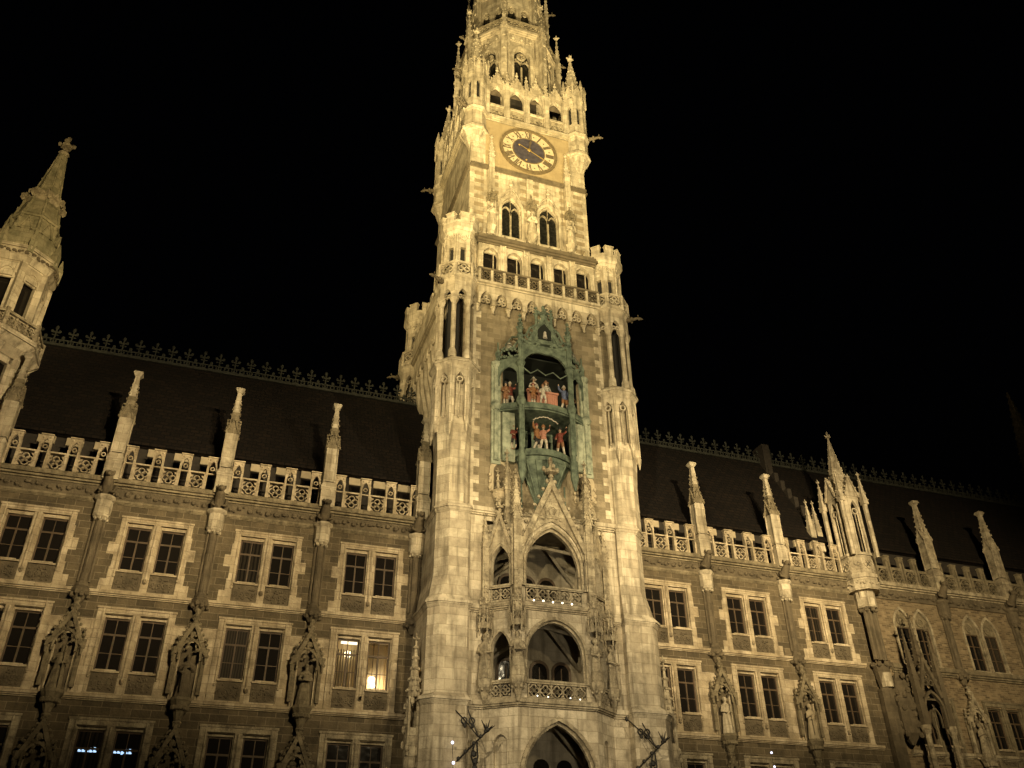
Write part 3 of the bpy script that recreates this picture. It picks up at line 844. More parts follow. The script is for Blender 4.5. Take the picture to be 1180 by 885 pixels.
wall_with_holes(ow, 22.9, XO1, 0, 10.1, [(x,1.44,6.8,9.3) for x in OW], BRICK)
m = MB(); m.box(23.3, XO1, 1.6, 11, 0, 23.6); m.build('building_core_shade', DARKIN, ow)
m = MB(); ledge(m, 24.2, XO1, 15.35, .5, .3); m.build('string_course', DARKC2, ow)
m = MB(); ledge(m, 24.2, XO1, 10.5, .3, .24); m.build('string_course', CARVE, ow)
m = MB(); ledge(m, 24.2, XO1, 20.75, .45, .42); m.build('cornice', CARVE, ow)
m = MB(); m.box(24.2, XO1, -.1, .6, 20.1, 20.75); leaves(m, 24.2, XO1, -.18, 20.2, 20.6, .5, .16, random.Random(3)); m.build('leaf_frieze', DARKC, ow)
m = MB(); m.box(24.2, XO1, 0, 2.2, 21.1, 21.2); m.build('parapet_base', CARVE, ow)
m = MB(); m.box(24.2, XO1, 1.4, 1.6, 21.2, 24.1); m.build('attic_wall', ATTIC, ow)
l0 = lancet_pair(ow, (OW[0],0,15.95))
for x in OW[1:]: clone(l0, ow, (x,0,15.95))
wo = window(ow, (OW[0],0,10.1), 3.9, 3.3, False, mat=DARKC2)
for x in OW[1:]: clone(wo, ow, (x,0,10.1))
wo2 = window(ow, (OW[0],0,5.8), 3.9, 3.3, False, mat=CARVE)
for x in OW[1:]: clone(wo2, ow, (x,0,5.8))
po = pinnacle(ow, (OC[0],-.15,21.15), CARVE, 6.55, .3)
co = colonnette(ow, (OC[0],0,15.0), DARKC)
no = canopy(ow, (OC[0],-.02,10.6), CARVE)
for x in OC[1:]:
    clone(po, ow, (x,-.15,21.15)); clone(co, ow, (x,0,15.0)); clone(no, ow, (x,-.02,10.6))
def cross_parapet(x0, x1, n):
    m = MB(); p = (x1-x0)/n
    for i in range(n):
        a = x0+i*p; c = a+p*.62
        m.box(a, a+.16, -.14, .1, 21.2, 23.1); m.box(a+.16, a+p*.24, -.1, .08, 21.2, 21.5); m.box(a+p*.24-.0, a+p*.24+.1, -.14,.1,21.2,23.1); m.box(a-.04, a+p*.24+.14, -.16, .12, 23.1, 23.2); m.box(a+.16, a+p*.24, -.1,.08,22.8,23.1)
        m.box(a+p*.24+.1, a+p, -.12, .08, 22.2, 22.4); m.box(a+p*.24+.1, a+p, -.12, .08, 21.2, 21.32)
        quatrefoil(m, c+.05, 21.76, .43, -.1, .06, .07)
    m.build('balustrade', DARKC2, ow)
cross_parapet(24.6, 29.1, 4); cross_parapet(30.1, 35.0, 4); cross_parapet(36, 40.9, 4); cross_parapet(41.9, 56, 12)
roof(ow, 23.3, XO1)

# tall statue shrine standing before the brick wing and the dark carved corner boss beside it
m = MB()
for x in (24.55, 26.45):
    m.tube([(x,-1.3,0),(x,-1.3,11.6)], .17, 8); m.lathe(x,-1.3,[(11.5,.18),(11.8,.28),(12.0,.26)],8)
sh = thing('shrine', 'tall stone shrine on two pale columns before the brick wing', 'shrine', (25.5,-1,0))
m.build('shrine_columns', CARVE, sh)
m = MB()
for x in (24.55, 26.45): m.frus(x,-1.3,12,14.6,.17,None,4); spirelet(m,x,-1.3,14.6,17.6,.19,4,6,.05)
arch_band(m,25.5,.62,11.9,12.9,1.0,.14,-1.42,-1.22); arch_band(m,25.5,.3,11.9,12.4,.6,.07,-1.36,-1.26); m.tube([(25.5,-1.3,11.9),(25.5,-1.3,13.2)],.05,5)
m.band([(24.62,13.6),(25.5,16.3),(26.38,13.6)],[(24.85,13.6),(25.5,15.7),(26.15,13.6)],-1.46,-1.24)
for sx in (-1,1): crockets(m,(25.5+sx*.9,-1.35,13.7),(25.5,-1.35,16.3),7,.09,out=(sx*.07,0,.04)); m.ring(25.5+sx*.2,14.5,.2,.12,-1.4,-1.28,8)
m.ring(25.5,14.85,.2,.12,-1.4,-1.28,8); spirelet(m,25.5,-1.1,15.6,18.4,.24,4,7,.06)
m.box(24.6,26.4,-1.2,0,13.5,13.62)
m.build('shrine_canopy', DARKC, sh)
m = MB(); m.box(24.9,26.1,-1.5,-.3,6.6,7.0); m.lathe(25.5,-.9,[(5.6,.2),(6.6,.6)],8); m.build('shrine_plinth', CARVE, sh)
m = MB(); r = random.Random(21)
m.lathe(24.05,-.5,[(11.0,.1),(11.6,.55),(13.4,.62),(14.6,.45),(15.2,.1)],8)
for i in range(60):
    t, z = r.uniform(0,2*PI), r.uniform(11.3,14.9); m.blob((24.05+.6*math.cos(t),-.5+.6*math.sin(t),z),.16,.16,.2,6,4)
m.build('carved_boss', DARKC, ow)

# ------------------------------------------------------------------ clock tower
TY = 2.6                                       # tower axis
tw = thing('clock_tower', 'tall floodlit gothic clock tower with oriel balconies in the middle', 'tower', (0, TY, 0))
def faces(n, cx, cy, off=0):
    return [Matrix.Translation((cx,cy,0)) @ Matrix.Rotation(off+2*PI*k/n, 4, 'Z') for k in range(n)]

# --- body of the lower tower
m = MB()
m.box(-5.2, 5.2, -.6, 9.0, 0, 31.)
m.box(-5.2, -3.35, -3, -.6, 0, 21.0); m.box(3.35, 5.2, -3, -.6, 0, 21.0)
m.box(-3.35, 3.35, -3, -.6, 20.55, 21.0)
m.build('limestone_body', LIME, tw)
m = MB()
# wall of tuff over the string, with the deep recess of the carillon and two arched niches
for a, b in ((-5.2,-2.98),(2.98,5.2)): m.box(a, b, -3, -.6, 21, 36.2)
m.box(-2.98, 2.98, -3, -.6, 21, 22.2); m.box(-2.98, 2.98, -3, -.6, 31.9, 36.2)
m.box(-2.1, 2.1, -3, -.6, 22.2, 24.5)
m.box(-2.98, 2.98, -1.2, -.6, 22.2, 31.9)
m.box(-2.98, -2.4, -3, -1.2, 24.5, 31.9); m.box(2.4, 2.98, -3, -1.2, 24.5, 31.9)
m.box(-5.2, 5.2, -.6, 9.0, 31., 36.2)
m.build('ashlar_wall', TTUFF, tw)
m = MB()                                      # quoins beside the corner piers
for sx in (-1,1):
    z = 21.1; k = 0; m.cut()
    while z < 35.5:
        t = .5 if k % 2 else .18
        a, b = sorted((sx*4.3, sx*(4.3-t))); m.box(a, b, -3.03, -2.9, z, z+.52); z += .52; k += 1
m.build('quoins', LIME, tw)
m = MB()                                      # flank: corbels carrying the wider upper storey
for sx in (-1,1):
    m.cut()
    for i in range(9):
        y = -.4+1.0*i
        m.prism([(sx*5.2,29.5),(sx*5.2,34.5),(sx*5.85,34.5),(sx*5.75,32.8),(sx*5.4,31)], y-.16, y+.16)
    m.box(min(sx*5.2,sx*5.85), max(sx*5.2,sx*5.85), -2.4, 8.6, 34.5, 36.2)
    for i in range(9):
        m.T = Matrix.Translation((0,TY,0)) @ Matrix.Rotation(-sx*PI/2 if sx>0 else PI/2, 4, 'Z')
        m.T = Matrix.Translation((sx*5.9,0,0)) @ Matrix.Rotation(sx*PI/2, 4, 'Z')
        y = -.9+1.0*i
        arch_panel(m, sx*y-.5, sx*y+.5, 34.1, 35.2, sx*y, .32, 34.4, .5, -.02, .12)
        m.T = None
m.build('flank_corbelling', LIME, tw)

# --- corner piers: flat chamfered buttresses below, octagonal shafts above
def pier_plan(sx, sy, xo, yf, c, d=0):
    """footprint at a corner: outer face xo, front face yf (before the wall at -3 or behind it), chamfer c, grown by d"""
    xi = 4.28-d*.6; xo += d; yf += d; yi = 1.2
    pts = [(xi,yi),(xi,yf-.12),(xi+.14,yf),(xo-c,yf),(xo,yf-c),(xo,yi-1.2)]
    P = [(sx*x, (-3.0-(y-3.0)) if sy < 0 else 8.2+(y-3.0)) for x, y in pts]
    return P
m = MB()
for sx in (-1,1):
    for sy in (-1,1):
        q = lambda xo, yf, c, d=0: pier_plan(sx, sy, xo, yf, c, d)
        m.cut()
        m.loft(q(6.5,3.62,.5),0,q(6.5,3.62,.5),11.0); m.loft(q(6.36,3.5,.5),11.0,q(6.36,3.5,.5),15.7)
        m.loft(q(6.36,3.5,.5),15.7,q(6.05,3.3,.62),17.4); m.loft(q(6.05,3.3,.62),17.4,q(6.05,3.3,.62),20.95)
        cy = -2.35 if sy < 0 else 7.6; x = sx*5.15
        m.frus(x,cy,20.9,24.0,.98); m.frus(x,cy,24.0,26.2,.98,1.12)
m.build('corner_pier', LIME, tw)
m = MB()
for sx in (-1,1):
    for sy in (-1,1):
        q = lambda xo, yf, c, d=0: pier_plan(sx, sy, xo, yf, c, d)
        for z, xo, yf, c, x2, y2, c2 in ((11.0,6.5,3.62,.5,6.36,3.5,.5),(15.68,6.36,3.5,.5,6.36,3.5,.5),(20.95,6.05,3.3,.62,6.0,3.25,.62)):
            m.cut(); m.loft(q(xo,yf,c,.02),z-.22,q(xo,yf,c,.12),z); m.loft(q(xo,yf,c,.16),z,q(xo,yf,c,.16),z+.12); m.loft(q(xo,yf,c,.14),z+.12,q(x2,y2,c2,.01),z+.34)
    a, b = (-4.2,-3.45) if sx < 0 else (3.45,4.2)
    for z in (11.0,15.68): m.cut(); ledge(m, a, b, z-.22, .4, .2, -3)
    m.cut(); m.box(min(sx*5.2,sx*5.42), max(sx*5.2,sx*5.42), -1.5, 6.7, 21., 21.3)
m.cut(); ledge(m, -4.25, 4.25, 20.82, .42, .26, -3)
m.build('string_course', LIME, tw)

# --- corner turrets of the gallery: blind lancets, open columns, crown
def corner_turret(at):
    m = MB()
    m.frus(0,0,26.2,30.0,.80)
    t = m.build('gallery_turret', LIME, tw, at=at); w0 = wloc(t)
    m = MB()
    for k, T in enumerate(faces(8,0,0)):
        m.T = T
        arch_panel(m, -.56,.56, 26.5,30.0, 0,.30, 28.7,.7, -1.24,-.95); m.box(-.45,.45,-1.0,-.78,26.2,26.6)
        m.tube([(-.53,-1.2,25.9+.3*(k%2)),(-.53,-1.2,29.9)],.075,6); m.lathe(-.5,-1.15,[(25.2+.3*(k%2),.02),(25.9+.3*(k%2),.13)],6)
        m.ring(0,28.95,.22,.13,-1.2,-1.08,8)
        m.prism([(-.56,26.5),(-.3,26.5),(-.3,26.4),(-.45,25.6)],-1.2,-1.0); m.prism([(.56,26.5),(.3,26.5),(.3,26.4),(.45,25.6)],-1.2,-1.0)
        m.tube([(0,-1.1,26.4),(0,-1.1,28.8)],.05,5)
    m.T = None
    m.build('blind_lancets', LIME, t, at=w0)
    m = MB(); m.frus(0,0,29.85,30.05,1.24,1.42); m.frus(0,0,30.05,30.2,1.46,1.46); m.frus(0,0,30.2,30.5,1.42,1.15); m.cut()
    m.frus(0,0,36.2,36.45,1.25,1.40); m.frus(0,0,36.45,36.6,1.45,1.45)
    m.build('turret_ring', LIME, t, at=w0)
    m = MB(); m.frus(0,0,30.4,36,.62)
    m.build('turret_core_shade', DARKIN, t, at=w0)  # near-black core paints in the shade between the columns
    m = MB()
    for k, T in enumerate(faces(8,0,0)):
        m.T = T
        m.lathe(-.48,-1.06,[(30.4,.24),(30.9,.22),(31.1,.15)],6); m.tube([(-.48,-1.06,31.0),(-.48,-1.06,34.6)],.155,8)
        m.lathe(-.48,-1.06,[(34.5,.15),(34.75,.24),(34.9,.26),(35.1,.22)],6)
        arch_panel(m, -.53,.53, 34.7,36.25, 0,.26, 35.1,.5, -1.26,-1.0)
        for s in (-1,1): m.ring(s*.12,35.05,.15,.09,-1.2,-1.08,7)
    m.T = None
    m.build('turret_columns', LIME, t, at=w0)
    m = MB()
    for k, T in enumerate(faces(8,0,0)):
        m.T = T
        h = 1.36
        m.box(-h*.414,h*.414,-h-.04,-h+.1,36.6,36.72); m.box(-h*.414,h*.414,-h-.05,-h+.1,37.55,37.7)
        m.box(-h*.414-.05,-h*.414+.12,-h-.06,-h+.1,36.6,37.7); m.box(h*.414-.12,h*.414+.05,-h-.06,-h+.1,36.6,37.7)
        quatrefoil(m,0,37.13,.4,-h,-h+.08,.07)
    m.T = None
    m.build('turret_parapet', LIME, t, at=w0)
    m = MB()
    for k, T in enumerate(faces(8,0,0)):
        m.T = T
        h = 1.0
        m.box(-.415,-.17,-h,-h+.2,36.6,40.3); m.box(.17,.415,-h,-h+.2,36.6,40.3); m.box(-.17,.17,-h,-h+.2,39.2,40.3); m.box(-.17,.17,-h,-h+.2,36.6,37.9)
        m.box(-.17,.17,-h+.16,-h+.2,37.9,39.2) if k in (2,4,6) else None
        m.tube([(-.415,-h,36.6),(-.415,-h,40.3)],.09,5)
        m.ring(0,40.0,.22,.13,-h-.06,-h+.02,8)
        for s in (-1,1): m.blob((s*.25,-h-.05,40.25),.1,.08,.1,5,3)
    m.T = None
    m.frus(0,0,40.3,40.75,1.0,1.28)
    for k, T in enumerate(faces(8,0,0)):
        m.T = T
        m.box(-.53,.53,-1.28,-1.05,40.75,41.3); m.box(-.30,.30,-1.28,-1.05,41.3,41.95); m.box(-.34,.34,-1.32,-1.0,41.95,42.05)
    m.T = None
    m.frus(0,0,40.75,41.1,1.1,1.1)
    m.build('turret_crown', LIME, t, at=w0)
    m = MB(); m.frus(0,0,36.7,40.2,.78); m.build('turret_inside', DARKIN, t, at=w0)
    return t
gt = corner_turret((-5.2,-2.38,0))
for x, y in ((5.2,-2.38),(-5.2,7.9),(5.2,7.9)): clone(gt, tw, (x,y,0))

# --- corbel-arch frieze and gallery
m = MB()
for i in range(8):
    xc = -3.605+1.03*i
    arch_panel(m, xc-.515, xc+.515, 34.95, 36.4, xc, .36, 35.35, .62, -3.42, -3.0)
    for s in (-1,1): m.ring(xc+s*.16,35.3,.16,.09,-3.3,-3.2,8)
    m.ring(xc,35.58,.16,.09,-3.3,-3.2,8)
for i in range(9):
    x = -4.12+1.03*i; m.frus(x,-3.2,34.45,34.95,.03,.15,6); m.blob((x,-3.25,34.5),.1,.1,.12,6,3)
m.build('arch_frieze', LIME, tw)
m = MB(); ledge(m, -4.2,4.2,36.4,.3,.62,-3); m.box(-4.4,4.4,-3.5,-2.0,36.55,36.68); m.build('cornice', LIME, tw)
GX = [-3.28,-1.64,0,1.64,3.28]
m = MB()
for x in GX:
    arch_panel(m, x-.82, x+.82, 36.68, 40.16, x, .52, 39.2, .62, -3.2, -2.85, 37.0)
    arch_band(m, x, .52, 37.0, 39.2, .62, .11, -3.27, -3.2)
    if x < 3: m.box(x+.64,x+1.0,-3.34,-3.2,36.68,40.1); m.tube([(x+.66,-3.36,36.7),(x+.66,-3.36,40.1)],.06,5); m.tube([(x+.98,-3.36,36.7),(x+.98,-3.36,40.1)],.06,5); leaves(m,x+.7,x+1.0,-3.36,39.3,40.0,.12,.09,RNG)
ga_ = m.build('gallery_arcade', LIME, tw)
m = MB(); ledge(m, -4.2,4.2,40.14,.56,.40,-3.15); m.build('arcade_cornice', DARKC, ga_)
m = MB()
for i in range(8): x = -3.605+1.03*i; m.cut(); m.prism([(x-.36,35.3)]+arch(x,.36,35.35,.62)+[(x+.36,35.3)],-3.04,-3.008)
m.build('frieze_shade', DARKC, tw)  # dark plates put shade into the arches of the frieze
m = MB()                                      # sloped leads over the gallery
m.add([(-4.4,-3.4,40.66),(4.4,-3.4,40.66),(4.4,-1.95,41.85),(-4.4,-1.95,41.85),(-4.4,-3.4,40.5),(4.4,-3.4,40.5),(4.4,-1.95,40.5),(-4.4,-1.95,40.5)],
      [(0,1,2,3),(4,5,1,0),(5,6,2,1),(6,7,3,2),(7,4,0,3),(7,6,5,4)])
for i in range(11): m.blob((-4+.8*i,-3.48,40.74),.09,.09,.12,5,3)
m.build('gallery_leads', DARKC, tw)
m = MB(); m.box(-4.3,4.3,-2.7,-2.6,36.7,40.4); m.build('gallery_glazing', GLASS, tw)
m = MB()
for x in GX:
    m.cut(); m.prism([p for p in arch(x,.5,39.2,.62) if p[1] > 39.5],-3.0,-2.9); m.box(x+.24,x+.28,-3.0,-2.9,37,39.6)
m.build('window_head', LIME, tw)
m = MB(); mp_ = MB()
for i in range(11):
    x = -4.1+.82*i
    mp_.cut(); mp_.box(x-.08,x+.08,-3.60,-3.42,36.7,37.6)
    if i < 10:
        c = x+.41
        m.box(x+.09,x+.73,-3.55,-3.45,36.7,36.82); quatrefoil(m,c,37.2,.32,-3.53,-3.47,.06)
m.box(-4.2,4.2,-3.62,-3.4,37.6,37.74)
gb_ = m.build('balustrade', DARKC, tw); mp_.build('baluster_post', LIME, gb_)
# flank galleries: parapet with merlons
m = MB()
for sx in (-1,1):
    m.cut()
    a, b = sorted((sx*5.75, sx*6.02))
    m.box(a,b,-1.2,6.7,36.2,38.0); m.box(*sorted((sx*5.7,sx*6.12)),-1.2,6.7,36.3,36.55); m.box(*sorted((sx*5.72,sx*6.08)),-1.2,6.7,37.9,38.02)
    for i in range(7): m.box(a,b,-.9+1.1*i,-.3+1.1*i,38.0,38.8)
    m.box(*sorted((sx*4.4,sx*5.6)),-1.6,6.8,36.2,39.6)
m.build('flank_parapet', LIME, tw)

# --- shaft with twin windows and clock
HW = 4.5
m = MB()
m.box(-HW,HW,-1.5,TY+HW,36.2,54.1)
m.box(-HW,-2.4,-2,-1.5,36.2,54.1); m.box(2.4,HW,-2,-1.5,36.2,54.1); m.box(-2.4,2.4,-2,-1.5,36.2,42.1); m.box(-2.4,2.4,-2,-1.5,46.8,54.1)
for xc in (-1.41,1.41): arch_panel(m, xc-.99 if xc<0 else xc-1.41, xc+1.41 if xc<0 else xc+.99, 42.1,46.8, xc,.74,44.9,1.15,-2,-1.5)
m.build('shaft', LIME, tw)
m = MB()
for sx in (-1,1):
    z = 42.3; k = 0
    while z < 48.2:                           # darker tuff blocks between the quoins
        m.box(*sorted((sx*3.45,sx*4.15)), -2.02,-1.9, z, z+.36); z += .76; k += 1
    for xx in (.22, 2.35):
        z = 44.6
        while z < 48: m.box(*sorted((sx*xx,sx*(xx+.5))), -2.02,-1.9, z, z+.36); z += .76
m.build('tuff_blocks', stone('amber_tuff',(.30,.235,.145),(.25,.195,.115),(.25,.2,.13),.9,.36,.01,.5,(.1,.08,.05)), tw)
for xc in (-1.41,1.41):
    m = MB(); arch_band(m, xc,.74,42.1,44.9,1.15,.2,-2.14,-1.98); arch_band(m, xc,.66,42.1,44.9,1.05,.09,-1.95,-1.6)
    m.box(xc-1.0,xc+1.0,-2.2,-1.6,41.95,42.2)
    for sx in (-1,1): m.tube([(xc,-2.1,46.9),(xc+sx*.35,-2.1,46.55),(xc+sx*.75,-2.1,45.7)],.06,5)
    m.tube([(xc,-2.1,46.2),(xc,-2.1,47.6)],.07,6); m.blob((xc,-2.12,47.3),.18,.12,.14,6,3); m.blob((xc,-2.1,47.7),.1,.1,.14,6,3)
    gw = m.build('gothic_window', LIME, tw)
    m = MB(); m.prism([(xc-.7,42.1)]+arch(xc,.7,44.9,1.1)+[(xc+.7,42.1)],-1.76,-1.70); m.build('leaded_pane', LEAD, gw)
    m = MB(); m.box(xc-.05,xc+.05,-1.92,-1.77,42.2,44.9)
    for s in (-1,1): arch_band(m, xc+s*.34,.30,44.5,44.7,.5,.05,-1.92,-1.78)
    m.tube([(xc,-1.85,44.8),(xc-.34,-1.85,45.3)],.04,5); m.tube([(xc,-1.85,44.8),(xc+.34,-1.85,45.3)],.04,5); m.tube([(xc,-1.85,44.9),(xc,-1.85,45.9)],.03,5)
    m.build('tracery', CARVE, gw)
m = MB()
ledge(m,-HW,HW,48.35,.3,.22,-2)
for T in faces(4,0,TY)[1:]:
    m.T = T; m.cut(); ledge(m,-HW,HW,48.35,.3,.22,-HW)
m.T = None
m.build('string_course', DARKC, tw)
for x in (-2.95,0,2.95):                      # pilasters with canopied saints
    m = MB()
    m.box(x-.3,x+.3,-2.3,-1.98,42.0,42.6); m.frus(x,-2.3,41.9,42.55,.16,.36,6)
    m.box(x-.24,x+.24,-2.16,-1.98,42.6,48.3)
    if x: m.frus(x,-2.15,45.9,49.4,.2,.2,4); spirelet(m,x,-2.15,49.4,51.6,.22,4,5,.05)
    pl = m.build('canopied_pilaster', LIME, tw)
    m = MB()
    for k in (-1,0,1):
        m.T = Matrix.Translation((x,-2.35,0)) @ Matrix.Rotation(k*PI/2.6,4,'Z')
        gablet(m,0,.16,45.0,45.55,-.34,-.24,2,.05); m.tube([(.2,-.33,44.7),(.2,-.33,45.1)],.05,5)
    m.T = None
    m.frus(x,-2.35,45.1,45.4,.2,.12,6); spirelet(m,x,-2.3,45.4,46.6,.14,6,4,.05,False)
    m.build('canopy_hood', DARKC2, pl)

# --- clock
m = MB(); m.box(-3.35,3.35,-2.016,-1.9,48.66,53.7); m.build('clock_panel', OCHRE, tw)
CZ = 51.3
m = MB(); m.disc(0,CZ,2.12,-2.10,-1.9,64)
clk = m.build('clock_dial', DIALPALE, tw)
m = MB(); m.ring(0,CZ,2.28,2.08,-2.2,-1.9,64); m.ring(0,CZ,1.30,1.24,-2.16,-2.05,64); m.build('dial_rim', plain('weathered_gilding',(.16,.12,.06),.8,0,(.09,.065,.034),6), clk)
m = MB(); m.disc(0,CZ,1.25,-2.14,-2.08,48); m.build('dial_centre', DIALBLUE, clk)
def numeral(m, txt, ang):
    m.T = Matrix.Translation((0,0,CZ)) @ Matrix.Rotation(ang,4,'Y')
    ws = {'I':.13,'V':.30,'X':.30}; x = -sum(ws[c] for c in txt)/2
    z0, z1 = 1.38, 2.03
    for c in txt:
        w = ws[c]
        if c == 'I': m.box(x+.02,x+w-.02,-2.13,-2.09,z0,z1)
        if c == 'V':
            m.prism([(x,z1),(x+.075,z1),(x+w/2+.035,z0),(x+w/2-.04,z0)],-2.131,-2.09); m.prism([(x+w-.04,z1),(x+w,z1),(x+w/2+.03,z0),(x+w/2-.01,z0)],-2.135,-2.09)
        if c == 'X':
            m.prism([(x,z1),(x+.075,z1),(x+w,z0),(x+w-.075,z0)],-2.131,-2.09); m.prism([(x+w-.04,z1),(x+w,z1),(x+.04,z0),(x,z0)],-2.135,-2.09)
        x += w
    m.T = None
m = MB()
for i, t in enumerate(('XII','I','II','III','IIII','V','VI','VII','VIII','IX','X','XI')): numeral(m, t, 2*PI*i/12)
m.build('numerals', NUMERAL, clk)
m = MB()
for i in range(12):
    a = 2*PI*(i+.5)/12; m.blob((1.72*math.sin(a),-2.1,CZ+1.72*math.cos(a)),.07,.03,.07,6,3)
m.build('dial_studs', NUMERAL, clk)
def hand(m, ang, L, tail, w):
    m.T = Matrix.Translation((0,0,CZ)) @ Matrix.Rotation(ang,4,'Y')
    m.prism([(-w*.4,-tail),(w*.4,-tail),(w*.7,L*.5),(w*1.6,L*.66),(w*.5,L*.8),(0,L),(-w*.5,L*.8),(-w*1.6,L*.66),(-w*.7,L*.5)],-2.24,-2.2)
    m.T = None
m = MB(); hand(m,R(118),1.7,.9,.035); m.build('minute_hand', plain('dull_gilding',(.36,.25,.09),.5,.4), clk)
m = MB(); hand(m,R(8),1.3,.4,.07); m.build('hour_hand', NUMERAL, clk)
m = MB(); m.blob((0,-2.25,CZ),.15,.06,.15,10,6)
for x, z in ((-.2,-1.0),(-.75,.45),(.15,.85)): m.blob((x,-2.15,CZ+z),.08,.03,.09,6,4)
m.build('gilded_hub', GOLD, clk)

# --- clock gallery: arcade of four gabled arches on each side
m = MB()
for T in faces(4,0,TY):
    m.T = T; m.cut()
    ledge(m,-3.4,3.4,53.75,.45,.35,-HW)
    m.box(-3.4,3.4,-HW-.1,-HW+.1,53.6,53.75)
m.T = None
m.cut(); m.box(-HW,HW,TY-HW,TY+HW,53.95,54.2)
m.build('cornice', LIME, tw)
m = MB(); mb2 = MB()
for T in faces(4,0,TY):
    m.T = T; mb2.T = T; m.cut(); mb2.cut()
    for i in range(4):
        x = -2.46+1.64*i
        arch_panel(m, x-.82,x+.82,54.2,58.3,x,.58,56.85,1.12,-HW-.08,-HW+.25)
        gablet(m,x,.6,58.1,59.35,-HW-.12,-HW+.2,4,.07)
        m.tube([(x,-HW-.05,59.4),(x,-HW-.05,60.1)],.06,5); m.blob((x,-HW-.05,59.85),.17,.12,.1,6,3); m.blob((x,-HW-.05,60.15),.09,.09,.13,5,3)
        m.box(x-.56,x+.56,-HW-.1,-HW+.1,55.62,55.78); m.box(x-.56,x+.56,-HW-.04,-HW+.1,54.2,54.4)
        for s in (-1,0,1): quatrefoil(mb2,x+s*.36,55.0,.19,-HW-.03,-HW+.05,.05)
        mb2.box(x-.56,x+.56,-HW-.0,-HW+.06,54.4,54.75); mb2.box(x-.56,x+.56,-HW-.0,-HW+.06,55.2,55.62)
    for i in range(5):
        x = -3.28+1.64*i
        m.box(x-.17,x+.17,-HW-.16,-HW+.1,54.0,58.4); spirelet(m,x,-HW-.02,58.4,60.2,.16,4,4,.05,False)
m.T = mb2.T = None
ga = m.build('gable_arcade', LIME, tw)
mb2.build('gallery_balustrade', CARVE, ga)
# corner turrets of the clock gallery
def upper_turret(at):
    m = MB()
    m.lathe(0,0,[(49.5,.1),(51.9,.78),(52.1,.92)],8); m.frus(0,0,52.1,52.3,1.02,1.02); m.frus(0,0,52.3,53.9,.86); m.frus(0,0,53.9,54.3,.9,1.04); m.frus(0,0,54.3,55.4,.9)
    for T in faces(8,0,0):
        m.T = T
        arch_panel(m,-.36,.36,55.4,58.6,0,.13,57.2,.35,-.9,-.66)
    m.T = None
    t = m.build('clock_turret', LIME, tw, at=at); w0 = wloc(t)
    m = MB(); m.frus(0,0,55.4,58.6,.5); m.build('turret_inside', DARKIN, t, at=w0)
    m = MB()
    for k, T in enumerate(faces(8,0,0)):
        m.T = T
        gablet(m,0,.34,58.5,60.1,-.92,-.3,3,.06)
        m.tube([(-.38,-.92,58.0),(-.38,-.92,59.9)],.09,5); m.lathe(-.38,-.92,[(59.9,.12),(60.8,.02)],4)
    m.T = None
    m.frus(0,0,58.6,59.6,.8,.7)
    spirelet(m,0,0,59.4,64.2,.72,8,8,.08)
    m.build('turret_spire', LIME, t, at=w0)
    return t
ut = upper_turret((-4.15,TY-4.2,0))
for x, y in ((4.15,TY-4.2),(-4.15,TY+4.2),(4.15,TY+4.2)): clone(ut, tw, (x,y,0))
# --- gargoyles
def gargoyle(p, d, L=.9):
    p, d = Vector(p), Vector(d).normalized()
    m = MB(); m.tube([p, p+d*L*.5+Vector((0,0,.05)), p+d*L*.85+Vector((0,0,.12)), p+d*L],[.17,.12,.09,.11],7)
    q = p+d*L; m.blob(q+Vector((0,0,.06)),.13,.13,.11,7,4); m.blob(q+d*.15,.09,.09,.06,6,3)
    s = d.cross(Vector((0,0,1)))
    for k in (-1,1): m.blob(q+s*.13*k+Vector((0,0,.24))-d*.1,.05,.05,.1,5,3); m.blob(p+d*L*.4+s*.18*k,.12,.12,.14,5,3)
    m.build('gargoyle', DARKC, tw, True)
for sx in (-1,1):
    gargoyle((sx*6.35,-3.0,36.3),(sx*.9,-.45,0)); gargoyle((sx*5.0,-2.3,54.2),(sx*.9,-.45,0)); gargoyle((sx*6.3,8.6,36.3),(sx*1,.3,0))
    gargoyle((sx*5.1,6.8,54.1),(sx*.9,.4,0)); gargoyle((sx*3.9,TY-1.3,66.9),(sx*.95,-.3,.1)); gargoyle((sx*4.2,TY-1,63.2),(sx*1,-.1,0)); gargoyle((sx*3.2,TY-1.2,74.3),(sx*.9,-.4,0))

